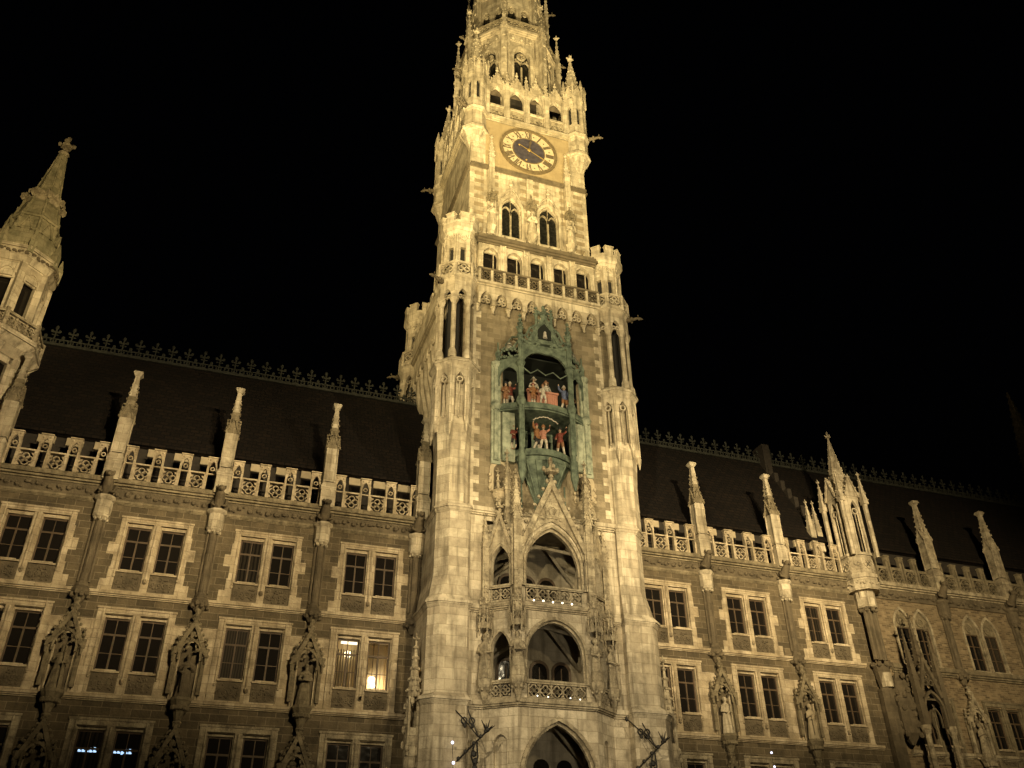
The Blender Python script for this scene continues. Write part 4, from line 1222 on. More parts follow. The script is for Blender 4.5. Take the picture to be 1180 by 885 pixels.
# --- octagon
A1 = 3.62; s1 = A1*math.tan(PI/8)
m = MB(); tr = MB(); gl = MB()
for T in faces(8,0,TY):
    m.T = tr.T = gl.T = T; tr.cut(); gl.cut()
    arch_panel(m,-s1,s1,60.0,67.0,0,.72,63.6,1.3,-A1,-A1+.35)
    arch_band(m,0,.72,60.0,63.6,1.3,.24,-A1-.12,-A1)
    m.tube([(-s1,-A1,54.2),(-s1,-A1,67.0)],.26,6); m.tube([(-s1+.28,-A1-.06,54.2),(-s1+.28,-A1-.06,66.5)],.08,5); m.tube([(s1-.28,-A1-.06,54.2),(s1-.28,-A1-.06,66.5)],.08,5)
    ledge(m,-s1-.1,s1+.1,66.6,.5,.4,-A1)
    for q in (-.9,-.1,.7): m.blob((q+.1,-A1-.1,66.0),.16,.14,.3,6,3)
    for q in range(6): leaves(m,-s1+.4,s1-.4,-A1-.06,65.6,65.75,.35,.07,RNG) if q==0 else None
    gl.prism([(-.7,60.)]+arch(0,.7,63.6,1.28)+[(.7,60.)],-A1+.3,-A1+.36)
    tr.box(-.06,.06,-A1+.08,-A1+.22,60,63.3)
    for sx in (-1,1): arch_band(tr,sx*.36,.3,62.6,62.8,.5,.06,-A1+.08,-A1+.22)
    tr.ring(0,63.95,.42,.3,-A1+.08,-A1+.22,12)
    for q in range(4): tr.ring(.19*math.cos(q*PI/2),63.95+.19*math.sin(q*PI/2),.17,.1,-A1+.1,-A1+.2,8)
    tr.blob((-.5,-A1+.15,63.5),.1,.06,.14,5,3); tr.blob((.5,-A1+.15,63.5),.1,.06,.14,5,3)
m.T = tr.T = gl.T = None
oc = m.build('octagon_storey', LIME, tw)
m = MB(); m.frus(0,TY,54.2,60.0,A1-.02); m.build('gallery_inner_wall', ATTIC, oc)  # near-black colour paints in the shade of the passage behind the arcade
m = MB()
for T in faces(4,0,TY): m.T = T; m.cut(); m.box(-3.4,3.4,-HW+.25,-3.45,58.2,58.4)  # unseen slab added over the passage to darken the gallery
m.T = None; m.build('gallery_shade_roof', DARKC2, oc)
tr.build('tracery', CARVE, oc); gl.build('leaded_pane', LEAD, oc)
m = MB()
for T in faces(8,0,TY):
    m.T = T; h = A1+.32; s = h*math.tan(PI/8)
    m.box(-s,s,-h,-h+.14,67.1,67.25); m.box(-s,s,-h-.03,-h+.16,68.0,68.15); m.box(-s-.1,-s+.14,-h-.06,-h+.2,67.1,68.35)
    for q in range(4): quatrefoil(m,-s+.42+.74*q,67.63,.36,-h+.02,-h+.1,.07)
m.T = None
m.frus(0,TY,67.0,67.12,A1+.35,A1+.35)
m.build('octagon_balustrade', CARVE, tw)
m = MB()                                      # buttress pinnacles round the octagon, with flyers
for k, T in enumerate(faces(8,0,TY,PI/8)):
    m.T = T; m.cut()
    d = A1/math.cos(PI/8)+.55
    m.box(-.22,.22,-d-.2,-d+.25,60.0,66.4); m.box(-.16,.16,-d+.2,-d+.7,64.5,65.1)
    gablet(m,0,.24,66.2,67.0,-d-.24,-d+.2,2,.05)
    spirelet(m,0,-d,66.4,70.4,.22,4,6,.06)
    for z in (61.5,63.5,65.2): m.blob((0,-d-.22,z),.16,.12,.2,6,3)
m.T = None
m.build('buttress_pinnacle', LIME, tw)
A2 = 3.05; s2 = A2*math.tan(PI/8)
m = MB(); gl = MB(); tr = MB()
m.frus(0,TY,67.1,68.2,A2)
for k, T in enumerate(faces(8,0,TY)):
    m.T = gl.T = tr.T = T; tr.cut(); gl.cut()
    arch_panel(m,-s2,0,68.2,73.8,-.62,.40,70.6,.8,-A2,-A2+.3); arch_panel(m,0,s2,68.2,73.8,.62,.40,70.6,.8,-A2,-A2+.3)
    m.tube([(-s2,-A2,68.2),(-s2,-A2,73.8)],.22,6)
    gablet(m,0,s2*.95,73.2,76.0,-A2-.1,-A2+.4,5,.09)
    for sx in (-1,1): gl.prism([(sx*.62-.4,68.2)]+arch(sx*.62,.4,70.6,.8)+[(sx*.62+.4,68.2)],-A2+.25,-A2+.32); arch_band(tr,sx*.62,.32,70.2,70.5,.6,.07,-A2+.06,-A2+.18); tr.ring(sx*.62,70.75,.2,.12,-A2+.06,-A2+.18,8)
    ledge(m,-s2,s2,73.3,.4,.3,-A2)
m.T = gl.T = tr.T = None
m.frus(0,TY,73.8,75.5,A2-.1,A2-.6)
o2 = m.build('lantern_storey', LIME, tw); gl.build('leaded_pane', LEAD, o2); tr.build('tracery', CARVE, o2)
m = MB()
for k, T in enumerate(faces(8,0,TY,PI/8)):
    m.T = T; d = A2/math.cos(PI/8)+.35; m.cut()
    m.box(-.17,.17,-d-.16,-d+.2,68,74.0); spirelet(m,0,-d,74.0,77.4,.18,4,5,.06)
    for z in (69.5,71,72.6): m.blob((0,-d-.16,z),.14,.12,.2,6,3)
m.T = None
m.build('lantern_pinnacle', LIME, tw)
m = MB(); spirelet(m,0,TY,75.4,85.0,2.3,8,12,.14); m.build('spire', LIME, tw)

# ------------------------------------------------------------------ oriel with two balconies over the portal
OF = -4.1
def oriel_frames():
    P = [(-3.4,-3.0),(-2.03,OF),(2.03,OF),(3.4,-3.0)]
    out = []
    for (xa,ya),(xb,yb) in zip(P,P[1:]):
        L = math.hypot(xb-xa,yb-ya); an = math.atan2(yb-ya,xb-xa)
        out.append((Matrix.Translation(((xa+xb)/2,(ya+yb)/2,0)) @ Matrix.Rotation(an,4,'Z'), L/2))
    return out
FR = oriel_frames()
m = MB(); gbl = MB(); bal = MB(); mold = MB()
for i, (T, h) in enumerate(FR):
    m.T = gbl.T = bal.T = mold.T = T; bal.cut(); gbl.cut()
    big = i == 1
    if big:
        arch_panel(m,-h,h,0,11.0,0,1.86,7.6,2.65,0,.4)
        arch_band(mold,0,1.72,0,7.6,2.5,.14,.1,.3); arch_band(mold,0,1.86,0,7.6,2.65,.16,-.10,0)
        arch_panel(m,-h,h,12.0,15.7,0,1.58,13.35,1.75,0,.38); m.box(-h,-1.56,0,.38,11.2,12.0); m.box(1.56,h,0,.38,11.2,12.0); arch_band(mold,0,1.58,12.0,13.35,1.75,.13,-.07,0); arch_band(mold,0,1.47,12.0,13.35,1.63,.11,.08,.3)
        a, z = 1.56, 17.8
        arch_panel(m,-h,h,16.75,20.5,0,a,z,2.3,0,.36); m.box(-h,-1.56,0,.36,15.9,16.75); m.box(1.56,h,0,.36,15.9,16.75)
        arch_band(mold,0,a,16.75,z,2.3,.13,-.08,0); arch_band(mold,0,a-.11,16.75,z,2.16,.11,.08,.3)
        gbl.prism([(-1.9,18.9),(-1.56,17.9)]+arch(0,1.72,18.0,2.45)[1:-1]+[(1.56,17.9),(1.9,18.9),(0,22.7)],-.10,-.0)
        gbl.band([(-2.02,18.75),(0,23.0),(2.02,18.75)],[(-1.72,18.75),(0,22.35),(1.72,18.75)],-.26,-.05)
        for sx in (-1,1): crockets(gbl,(sx*2.05,-.15,18.95),(0,-.15,23.0),8,.12,out=(sx*.1,0,.05))
        finial(gbl,0,-.15,22.8,1.35); gbl.ring(0,21.0,.42,.28,-.16,-.08,10); gbl.blob((0,-.14,21.0),.22,.08,.22,8,4)
        for q in range(5): gbl.blob((-.5+.25*q,-.13,20.75-.08*abs(q-2)),.14,.08,.14,6,3)
        nb = 5; w = 1.5
    else:
        arch_panel(m,-h,h,0,11.0,0,.34,9.2,.42,0,.3,6.5); m.prism([(-.34,6.5)]+arch(0,.34,9.2,.42)+[(.34,6.5)],.2,.3)
        arch_panel(m,-h,h,12.0,15.7,0,.5,13.5,.95,0,.36); m.box(-h,-.55,0,.36,11.2,12); m.box(.55,h,0,.36,11.2,12); arch_band(mold,0,.5,12.0,13.5,.95,.09,-.06,0)
        arch_panel(m,-h,h,16.75,19.9,0,.5,18.0,.95,0,.34); m.box(-h,-.55,0,.36,15.9,16.75); m.box(.55,h,0,.36,15.9,16.75); arch_band(mold,0,.5,16.75,18.0,.95,.09,-.06,0)
        gbl.prism([(-.72,18.7)]+arch(0,.6,18.0,1.08)[2:-2]+[(.72,18.7),(0,20.7)],-.08,-.0)
        gbl.band([(-.8,18.6),(0,20.95),(.8,18.6)],[(-.62,18.6),(0,20.5),(.62,18.6)],-.2,-.05)
        for sx in (-1,1): crockets(gbl,(sx*.82,-.12,18.7),(0,-.12,20.9),5,.08,out=(sx*.06,0,.03))
        finial(gbl,0,-.12,20.8,.75)
        nb = 2; w = .5
    for z0, z1 in ((11.2,12.0),(15.95,16.75)):
        bal.cut(); bal.box(-w-.1,w+.1,-.08,.12,z1-.1,z1); bal.box(-w-.05,w+.05,-.05,.1,z0,z0+.1)
        for q in range(nb):
            x = -w+(q+.5)*2*w/nb
            quatrefoil(bal,x,(z0+z1)/2,min(w/nb,.3),.0,.07,.06); bal.box(x-w/nb-.025,x-w/nb+.025,-.02,.1,z0,z1)
    for z, d in ((11.0,.22),(15.7,.2)): ledge(mold,-h-.06,h+.06,z-.2,.38,d,0)
    mold.box(-h,h,-.12,.05,16.72,16.82); mold.box(-h,h,-.12,.05,11.98,12.08)
m.T = gbl.T = bal.T = mold.T = None
ori = m.build('oriel', LIME, tw)
# pierced parapet parts stand in front of solid aprons cut away: aprons are dark stone behind
bal.build('balcony_balustrade', CARVE, ori); mold.build('oriel_moulding', CARVE, ori); gbl.build('oriel_gable', CARVE, ori)
FP = [(-3.3,-2.95),(-1.98,-4.0),(1.98,-4.0),(3.3,-2.95)]
m = MB()
for z in (11.02,15.72): m.cut(); m.plate([(-3.3,-.65)]+FP+[(3.3,-.65)], z-.12, z+.12)
m.cut(); m.plate(FP+[(3.3,-2.6),(-3.3,-2.6)], 19.9, 20.3); m.cut()
m.plate(FP+[(3.3,-.65),(-3.3,-.65)], 10.4, 10.5)
m.build('balcony_floor', VAULT, ori)
m = MB()                                      # inside the loggias: back wall, ribs, openings
m.box(-3.3,3.3,-.75,-.61,0,20.5)
for z in (14.2,18.6,9.5):
    for a, b in (((-2.6,-.9),(2,-3.8)),((2.6,-.9),(-2,-3.8)),((-2.6,-.9),(-2,-3.8)),((2.6,-.9),(2,-3.8))):
        m.tube([(a[0],a[1],z-.6),((a[0]+b[0])/2,(a[1]+b[1])/2,z+1.1),(b[0],b[1],z+.2)],.10,6)
m.build('vault', VAULT, ori)
m = MB()
for z, hgt in ((11.2,2.5),(15.9,2.4),(6.2,2.8)):
    for xc in (-1.5,.35,1.6) if z != 15.9 else (-1.4,-.3,.9):
        m.cut(); m.prism([(xc-.42,z)]+arch(xc,.42,z+hgt-.3,.4)+[(xc+.42,z)],-.80,-.752)
m.build('loggia_glazing', GLASS, ori)
m = MB()
for xc in (-1.5,.35,1.6): m.cut(); arch_band(m,xc,.42,11.2,13.4,.4,.13,-.86,-.75); m.box(xc-.03,xc+.03,-.84,-.8,11.2,13.6); m.box(xc-.42,xc+.42,-.84,-.8,12.6,12.66)
for xc in (-1.4,-.3,.9): m.cut(); arch_band(m,xc,.42,15.9,18.,.4,.13,-.86,-.75); m.box(xc-.03,xc+.03,-.84,-.8,15.9,18); m.box(xc-.42,xc+.42,-.84,-.8,17.0,17.08)
m.build('loggia_frame', WOOD, ori)
m = MB(); m.box(-3.2,-2.55,-.84,-.78,11.8,14.0); m.build('lit_pane', glow('lit_pane',(1,.93,.75),1.6), ori)
m = MB()                                      # corner piers and pinnacles of the oriel
for sx in (-1,1):
    m.cut(); m.frus(sx*2.05,OF-.1,15.9,20.6,.20,None,4); m.tube([(sx*2.3,OF-.12,16.7),(sx*2.3,OF-.12,20.0)],.06,5); m.tube([(sx*1.8,OF-.2,16.7),(sx*1.8,OF-.2,20.0)],.06,5)
    gablet(m,sx*2.05,.22,20.4,21.1,OF-.34,OF,2,.05); spirelet(m,sx*2.05,OF-.1,20.6,22.9,.24,4,7,.07)
    m.cut(); m.frus(sx*3.42,-3.12,15.9,18.9,.17,None,4); spirelet(m,sx*3.42,-3.12,18.9,20.7,.2,4,5,.06)
    m.cut(); m.frus(sx*2.35,-3.6,20.2,22.2,.14,None,4); spirelet(m,sx*2.35,-3.6,22.2,24.4,.18,4,6,.06)
    m.cut(); m.frus(sx*2.75,-3.2,20.0,21.6,.13,None,4); spirelet(m,sx*2.75,-3.2,21.6,23.4,.16,4,5,.06)
m.build('oriel_pinnacle', CARVE, ori)
m = MB(); r = random.Random(4)                # canopies over and corbels under the oriel saints
for x, y in ((-3.42,-3.2),(-2.08,-4.3),(2.08,-4.3),(3.42,-3.2)):
    m.cut(); m.lathe(x,y,[(11.0,.08),(11.5,.2),(11.85,.36),(12.1,.38)],8)
    for k in range(8): m.blob((x+.27*math.cos(k),y+.27*math.sin(k),11.65),.1,.1,.12,5,3)
    m.cut(); m.frus(x,y,15.0,15.6,.26,.22,6)
    for k in range(-2,3):
        m.T = Matrix.Translation((x,y,0)) @ Matrix.Rotation(k*PI/3+x*.15,4,'Z')
        gablet(m,0,.17,14.55,15.15,-.36,-.28,2,.05); m.tube([(.2,-.34,14.2),(.2,-.34,15.2)],.045,5); m.lathe(.2,-.34,[(15.2,.06),(15.6,.01)],4)
        gablet(m,0,.12,15.6,16.1,-.25,-.18,2,.04)
    m.T = None
    m.box(x-.06,x+.06,y,-2.95,14.6,15.6)
    spirelet(m,x,y,15.6,17.3,.2,6,5,.06)
m.build('statue_canopy', CARVE, ori)
# white arched niches under the carillon
for sx in (-1,1):
    m = MB(); xc = sx*2.55
    arch_band(m,xc,.40,22.3,23.6,.5,.24,-3.06,-2.9); m.lathe(xc,-3.0,[(21.6,.1),(21.9,.42),(22.05,.5),(22.2,.46),(22.3,.58)],8)
    for z in (22.5,22.9,23.3): m.blob((xc-.62,-3.08,z),.12,.1,.14,5,3); m.blob((xc+.62,-3.08,z),.12,.1,.14,5,3)
    nn = m.build('arched_niche', FASCIA, tw)
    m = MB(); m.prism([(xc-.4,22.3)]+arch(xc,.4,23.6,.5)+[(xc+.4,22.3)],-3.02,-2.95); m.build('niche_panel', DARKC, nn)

# buttress shafts at the foot of the tower, carved
for sx in (-1,1):
    m = MB(); r = random.Random(8); x = sx*6.75; y = -2.6
    m.frus(x,y,0,9.8,.32,None,8); spirelet(m,x,y,11.2,13.8,.3,8,5,.08)
    for k in range(4): m.tube([(x+.3*math.cos(k*PI/2+.8),y+.3*math.sin(k*PI/2+.8),8.6),(x+.3*math.cos(k*PI/2+.8),y+.3*math.sin(k*PI/2+.8),11.2)],.09,5)
    for i in range(26): t = r.uniform(0,6.28); m.blob((x+.38*math.cos(t),y+.38*math.sin(t),r.uniform(7.,11.2)),.12,.12,.2,5,3)
    m.build('carved_shaft', CARVE, tw)

# ------------------------------------------------------------------ carillon
gk = thing('glockenspiel', 'green copper carillon oriel with two stages on the tower front', 'carillon', (0,-3.0,21.8))
IP, OP = (1.58,-3.95), (2.85,-3.12)
m = MB()
for sx in (-1,1):
    m.cut(); x, y = sx*IP[0], IP[1]
    m.tube([(x,y,23.4),(x,y,33.2)],.15,8); m.tube([(x-.12,y-.08,24.8),(x-.12,y-.08,32.4)],.06,5); m.tube([(x+.12,y-.08,24.8),(x+.12,y-.08,32.4)],.06,5)
    m.lathe(x,y,[(27.6,.2),(27.9,.3),(28.2,.2)],8); m.lathe(x,y,[(30.3,.18),(30.6,.28),(30.9,.2)],8); spirelet(m,x,y,33.0,34.0,.17,6,3,.07); m.blob((x,y,32.6),.24,.24,.2,8,4)
    m.lathe(x,y,[(22.6,.05),(23.4,.22),(24.4,.2)],8)
gp = m.build('copper_post', COPPER, gk)
m = MB()
for sx in (-1,1):
    m.cut(); x, y = sx*OP[0], OP[1]
    m.tube([(x,y,24.2),(x,y,30.6)],.16,8); m.box(x-.28,x+.28,y-.02,y+.12,24.0,30.9); m.lathe(x,y,[(27.5,.2),(27.8,.34),(28.1,.2)],8); m.lathe(x,y,[(30.5,.2),(30.8,.3),(31.0,.1)],8)
m.build('edge_post', COPPERL, gk)
m = MB()                                      # stage floors with a bowed front edge
def bow(z0, z1, dx, yf, ys):
    pts = [(-dx,-1.25)]+[(-dx+2*dx*i/14, ys+(yf-ys)*(1-((i-7)/7)**2)) for i in range(15)]+[(dx,-1.25)]
    m.plate(pts, z0, z1)
bow(27.55,27.92,2.85,-4.15,-3.1); bow(27.45,27.55,2.75,-4.05,-3.1); bow(24.55,24.95,1.75,-4.05,-3.35); bow(24.3,24.55,1.6,-3.9,-3.3)
m.build('stage_floor', COPPER, gk)
m = MB()                                      # ribbed bowl under the lower stage
for z0, z1, a0, a1 in ((21.9,22.6,.5,.75),(22.6,23.4,.75,1.1),(23.4,24.3,1.1,1.55)):
    n = 12; vs = []
    for z, a in ((z0,a0),(z1,a1)): vs += [(-a*1.0*math.cos(PI*i/n), -3.0-a*.55*math.sin(PI*i/n), z) for i in range(n+1)]
    m.add(vs, [(i,i+1,n+2+i,n+1+i) for i in range(n)]+[tuple(range(n+1)),tuple(range(2*n+1,n,-1))])
for i in range(7):
    t = PI*(i+.5)/7; m.tube([(-.5*math.cos(t),-3-.3*math.sin(t),21.9),(-1.1*math.cos(t),-3-.62*math.sin(t),23.4),(-1.55*math.cos(t),-3-.87*math.sin(t),24.3)],.06,5)
for x in (-1.3,1.3,-.5,.5): m.tube([(x,-3.02,21.4),(x,-3.05,23.2)],.05,5)
m.build('ribbed_bowl', COPPER, gk)
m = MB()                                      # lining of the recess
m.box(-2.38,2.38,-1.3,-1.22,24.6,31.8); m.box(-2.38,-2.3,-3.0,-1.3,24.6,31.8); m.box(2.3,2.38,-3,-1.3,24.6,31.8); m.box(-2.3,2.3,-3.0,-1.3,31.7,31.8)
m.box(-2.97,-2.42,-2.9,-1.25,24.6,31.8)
m.build('recess_lining_shade', COPPERD, gk)
m = MB()                                      # front arches
arch_panel(m,-1.58,1.58,29.9,32.1,0,1.42,30.4,1.15,-4.0,-3.85)
for sx in (-1,1):
    T = Matrix.Translation((sx*(IP[0]+OP[0])/2,(IP[1]+OP[1])/2,0)) @ Matrix.Rotation(sx*math.atan2(OP[1]-IP[1],OP[0]-IP[0]),4,'Z')
    h = math.hypot(OP[0]-IP[0],OP[1]-IP[1])/2
    m.T = T; arch_panel(m,-h,h,29.2,31.0,0,.55,29.7,.7,-.06,.06)
    leaves(m,-h,h,-.06,30.9,31.4,.22,.12,RNG); leaves(m,-h*.6,h*.6,-.06,31.3,31.9,.25,.12,RNG)
    m.tube([(-h,0,31.0),(-h*.3,0,31.9),(h*.3,0,31.7),(h,0,32.4)] if sx<0 else [(h,0,31.0),(h*.3,0,31.9),(-h*.3,0,31.7),(-h,0,32.4)],.07,6)
    m.T = None
gablet(m,0,.95,32.3,34.3,-4.0,-3.2,6,.1)
for sx in (-1,1):
    m.tube([(sx*1.58,-3.95,32.6),(sx*1.2,-3.97,32.7),(sx*.95,-3.97,33.3),(sx*.6,-3.95,33.6)],.08,6)
    m.tube([(sx*.5,-3.95,32.0),(sx*.5,-3.95,34.4)],.09,6); spirelet(m,sx*.5,-3.95,34.3,35.1,.1,5,3,.06,False)
    for q in range(9): m.blob((sx*(.4+.13*q),-4.02,32.2+.1*math.sin(q)),.12,.09,.14,5,3)
    m.tube([(sx*2.0,-3.4,31.2),(sx*2.3,-3.3,32.2),(sx*1.9,-3.4,32.8),(sx*1.62,-3.8,32.6)],.07,6)
    m.blob((sx*2.75,-3.2,31.4),.2,.2,.35,6,4); m.tube([(sx*2.75,-3.2,31.3),(sx*2.75,-3.2,32.3)],.06,5)
finial(m,0,-3.9,34.2,1.0)
m.tube([(-1.42,-3.95,30.3),(-.95,-3.97,29.95),(-.5,-3.97,30.3),(0,-3.97,30.0),(.5,-3.97,30.3),(.95,-3.97,29.95),(1.42,-3.95,30.3)],.045,5)
m.build('openwork_arch', COPPER, gk)
m = MB(); m.prism([(-.42,32.6),(.42,32.6),(.42,33.3),(0,33.8),(-.42,33.3)],-4.05,-3.98); m.build('gable_niche_shade', COPPERD, gk)
for sx in (-1,1):
    m = MB(); m.lathe(sx*2.1,-3.4,[(31.75,.30),(31.85,.27),(32.1,.17),(32.3,.14),(32.4,.04)],12); m.build('bell', plain('bell_bronze',(.20,.19,.15),.5,.4), gk, True)
m = MB()                                      # pale weathered copper flashing down the wall at both edges
for sx in (-1,1): m.cut(); m.box(*sorted((sx*2.55,sx*3.1)),-3.06,-2.98,24.2,30.4); m.box(*sorted((sx*1.75,sx*2.5)),-3.3,-2.98,24.2,27.4)
m.build('copper_flashing', COPPERL, gk)
m = MB()
for x in (-1.0,-.2,.6): m.cut(); m.box(x,x+.55,-1.9,-1.85,25.0,27.2)
m.build('stage_screen', COPPER, gk)
m = MB(); m.box(-.95,.95,-3.42,-3.3,27.92,29.1)
for i in range(14): m.tube([(-.9+.138*i,-3.43,27.95),(-.9+.138*i,-3.43,29.05)],.04,5)
m.box(-1.0,1.0,-3.5,-3.28,29.08,29.2)
m.build('draped_parapet', CLOTH['pink'], gk)
m = MB(); pts = [(-.75+.125*i,-3.75,26.9+.28*math.sin(PI*i/12)+.04*(i%2)) for i in range(13)]; m.tube(pts,.03,5)
for p in pts: m.blob(p,.05,.05,.05,5,3)
m.build('garland', CLOTH['white'], gk)
m = MB(); m.blob((0,-4.1,33.05),.1,.1,.12,7,5); m.tube([(0,-4.1,32.65),(0,-4.1,33.0)],[.15,.09],7); m.build('gable_bust', CLOTH['grey'], gk)

def carillon_figure(at, h, coat, legs, hat, label, pose=0, face=0, skirt=False):
    s = h/1.75
    m = MB(); m.T = T = Matrix.Rotation(face,4,'Z')
    st = .16 if pose else .1
    if not skirt:
        for sx in (-1,1):
            kn = (sx*st*s,(-.10 if sx*pose>0 else .02)*s,.48*s); ft = (sx*(st+.05*abs(pose))*s,(.12 if sx*pose>0 else -.02)*s,.06*s)
            m.tube([(sx*.09*s,0,.92*s),kn,ft],[.09*s,.065*s,.045*s],8); m.blob((ft[0],ft[1]-.07*s,.04*s),.05*s,.11*s,.045*s,7,4)
    m.tube([(0,0,.85*s),(0,0,1.15*s),(0,0,1.42*s)],[.13*s,.13*s,.15*s],10)
    m.tube([(0,0,1.4*s),(0,0,1.55*s)],.055*s,8); m.blob((0,0,1.64*s),.085*s,.10*s,.12*s,10,7); m.blob((0,-.10*s,1.63*s),.018*s,.03*s,.03*s,6,3)
    arms = []
    for sx in (-1,1):
        if pose*sx > 0: arm = [(sx*.17*s,0,1.38*s),(sx*.36*s,-.06*s,1.5*s),(sx*.40*s,-.1*s,1.78*s)]
        else: arm = [(sx*.17*s,0,1.38*s),(sx*.28*s,.02*s,1.12*s),(sx*.22*s,-.18*s,1.0*s)]
        arms.append(arm); m.tube(arm,[.06*s,.05*s,.038*s],7); m.blob(arm[2],.045*s,.045*s,.06*s,6,4)
    body = m.build('figure', SKIN, None, fuse=.022*s, at=at)
    tag(body, label, 'figure', 'painted carillon figures')
    m = MB(); m.T = T
    m.lathe(0,0,[(.80*s,.21*s),(.95*s,.17*s),(1.1*s,.155*s),(1.3*s,.185*s),(1.42*s,.17*s),(1.47*s,.07*s)],10)
    for arm in arms: a, b, c = map(Vector, arm); m.tube([a,b,b.lerp(c,.75)],[.085*s,.07*s,.06*s],7)
    m.build('coat', CLOTH[coat], body, True, at=at)
    m = MB(); m.T = T
    if skirt: m.lathe(0,0,[(0,.36*s),(.4*s,.28*s),(.84*s,.17*s)],12)
    else:
        for sx in (-1,1):
            kn = Vector((sx*st*s,(-.10 if sx*pose>0 else .02)*s,.48*s)); m.tube([(sx*.09*s,0,.9*s),kn],[.115*s,.085*s],8)
    m.build('skirt' if skirt else 'breeches', CLOTH[legs], body, True, at=at)
    m = MB(); m.T = T
    m.lathe(0,.01*s,[(1.69*s,.19*s if not pose else .13*s),(1.72*s,.13*s),(1.83*s,.08*s),(1.9*s,.03*s)],8); m.build('hat', CLOTH[hat], body, True, at=at)
    if not skirt:
        m = MB(); m.T = T
        for sx in (-1,1):
            kn = Vector((sx*st*s,(-.10 if sx*pose>0 else .02)*s,.47*s)); ft = Vector((sx*(st+.05*abs(pose))*s,(.12 if sx*pose>0 else -.02)*s,.06*s)); m.tube([kn,ft],[.075*s,.06*s],8)
        m.build('stockings', CLOTH['white'], body, True, at=at)
    return body
F = carillon_figure
ZU, ZL = 27.94, 24.97
F((-.38,-2.95,28.55),1.75,'white','grey','white','pale crowned figure seated left above the pink draped parapet',0,0,True)
F((.42,-2.95,28.5),1.7,'grey','white','brown','grey robed figure seated right above the pink draped parapet',0,0,True)
F((-.72,-3.72,ZU),1.45,'orange','brown','red','small orange page standing before the left end of the draped parapet')
F((-.15,-3.85,ZU),1.4,'white','grey','brown','small white page standing before the middle of the draped parapet',1)
F((-2.25,-3.15,ZU),1.55,'brown','brown','black','brown herald in the left bay of the upper stage, outer of the two',0)
F((-1.95,-3.05,ZU),1.65,'red','grey','white','red and grey herald in the left bay, beside the copper post',1,.3)
F((1.32,-3.6,ZU),1.7,'blue','orange','white','blue coated rider figure with orange breeches right of the draped parapet',-1)
F((1.98,-3.1,ZU),1.6,'brown','red','white','brown herald in the right bay of the upper stage',0,-.3)
F((-1.82,-3.2,ZL),1.6,'red','black','orange','red dancer left of the copper post on the lower stage',1,.8)
F((-.52,-3.6,ZL),1.7,'orange','black','red','orange coated dancer with a raised leg, left of the dancing pair',-1,.5)
F((-.12,-3.65,ZL),1.65,'pink','white','orange','pink coated dancer with white breeches, right of the dancing pair',1,-.2)
F((.98,-3.5,ZL),1.75,'red','brown','black','dark red cooper dancer alone on the right of the lower stage',1,-.5)

# ------------------------------------------------------------------ statues
LIGHTST, DARKST = LIME, CARVE
st = [((-22.5,-.37,10.98),'staff',DARKC2,'weathered robed statue with a staff in the gabled niche furthest left of the middle row'),
      ((-17.1,-.37,10.98),'sword',DARKC,'dark statue holding a sword in the second gabled niche left of the lit window'),
      ((-11.62,-.37,10.98),'book',DARKC2,'narrow robed statue in the gabled niche beside the lit window'),
      ((11.65,-.37,10.98),'staff',LIGHTST,'pale bearded statue in the first gabled niche right of the tower'),
      ((17.25,-.37,10.98),'sword',FASCIA,'pale white headed statue in the second gabled niche right of the tower'),
      ((29.6,-.37,10.62),'staff',CARVE,'cream statue in the niche of the older brick wing'),
      ((-22.5,-.37,6.12),'book',DARKC,'sooty statue in the low niche left of the window with two blue sign reflections'),
      ((-17.1,-.37,6.12),'staff',DARKC,'sooty statue in the low niche right of the window with two blue sign reflections'),
      ((-11.62,-.37,6.12),'sword',DARKC,'sooty statue in the low niche under the lit window column'),
      ((11.65,-.37,6.12),'book',DARKC,'dark statue in the low niche first right of the portal'),
      ((17.25,-.37,6.12),'staff',DARKC,'dark statue in the low niche second right of the portal')]
for i, (p, at_, mt, lab) in enumerate(st):
    statue(p, 1.95, i+3, at_, mt, lab)
for i, (x, y, at_, lab) in enumerate(((-3.42,-3.2,'staff','stone saint at the outer left corner of the oriel'),(-2.08,-4.3,'book','stone saint at the front left corner of the lower balcony'),
                            (2.08,-4.3,'sword','stone saint at the front right corner of the lower balcony'),(3.42,-3.2,'staff','robed stone saint at the outer right corner of the oriel'))):
    statue((x,y,12.1), 2.2, 20+i, at_, CARVE, lab, group='stone saints round the oriel', face=(x/3.42)*.6)
for x, at_, lab in ((-2.95,'staff','pale saint under a dark hood left of the twin windows below the clock'),(0,'book','pale saint between the twin windows below the clock'),(2.95,'sword','pale saint under a dark hood right of the twin windows below the clock')):
    statue((x,-2.42,42.55), 2.15, int(x*2)+41, at_, LIME, lab, group='saints below the clock')
statue((25.5,-.9,7.0), 2.2, 33, 'staff', DARKC, 'dark statue sheltered between the two pale columns of the shrine')

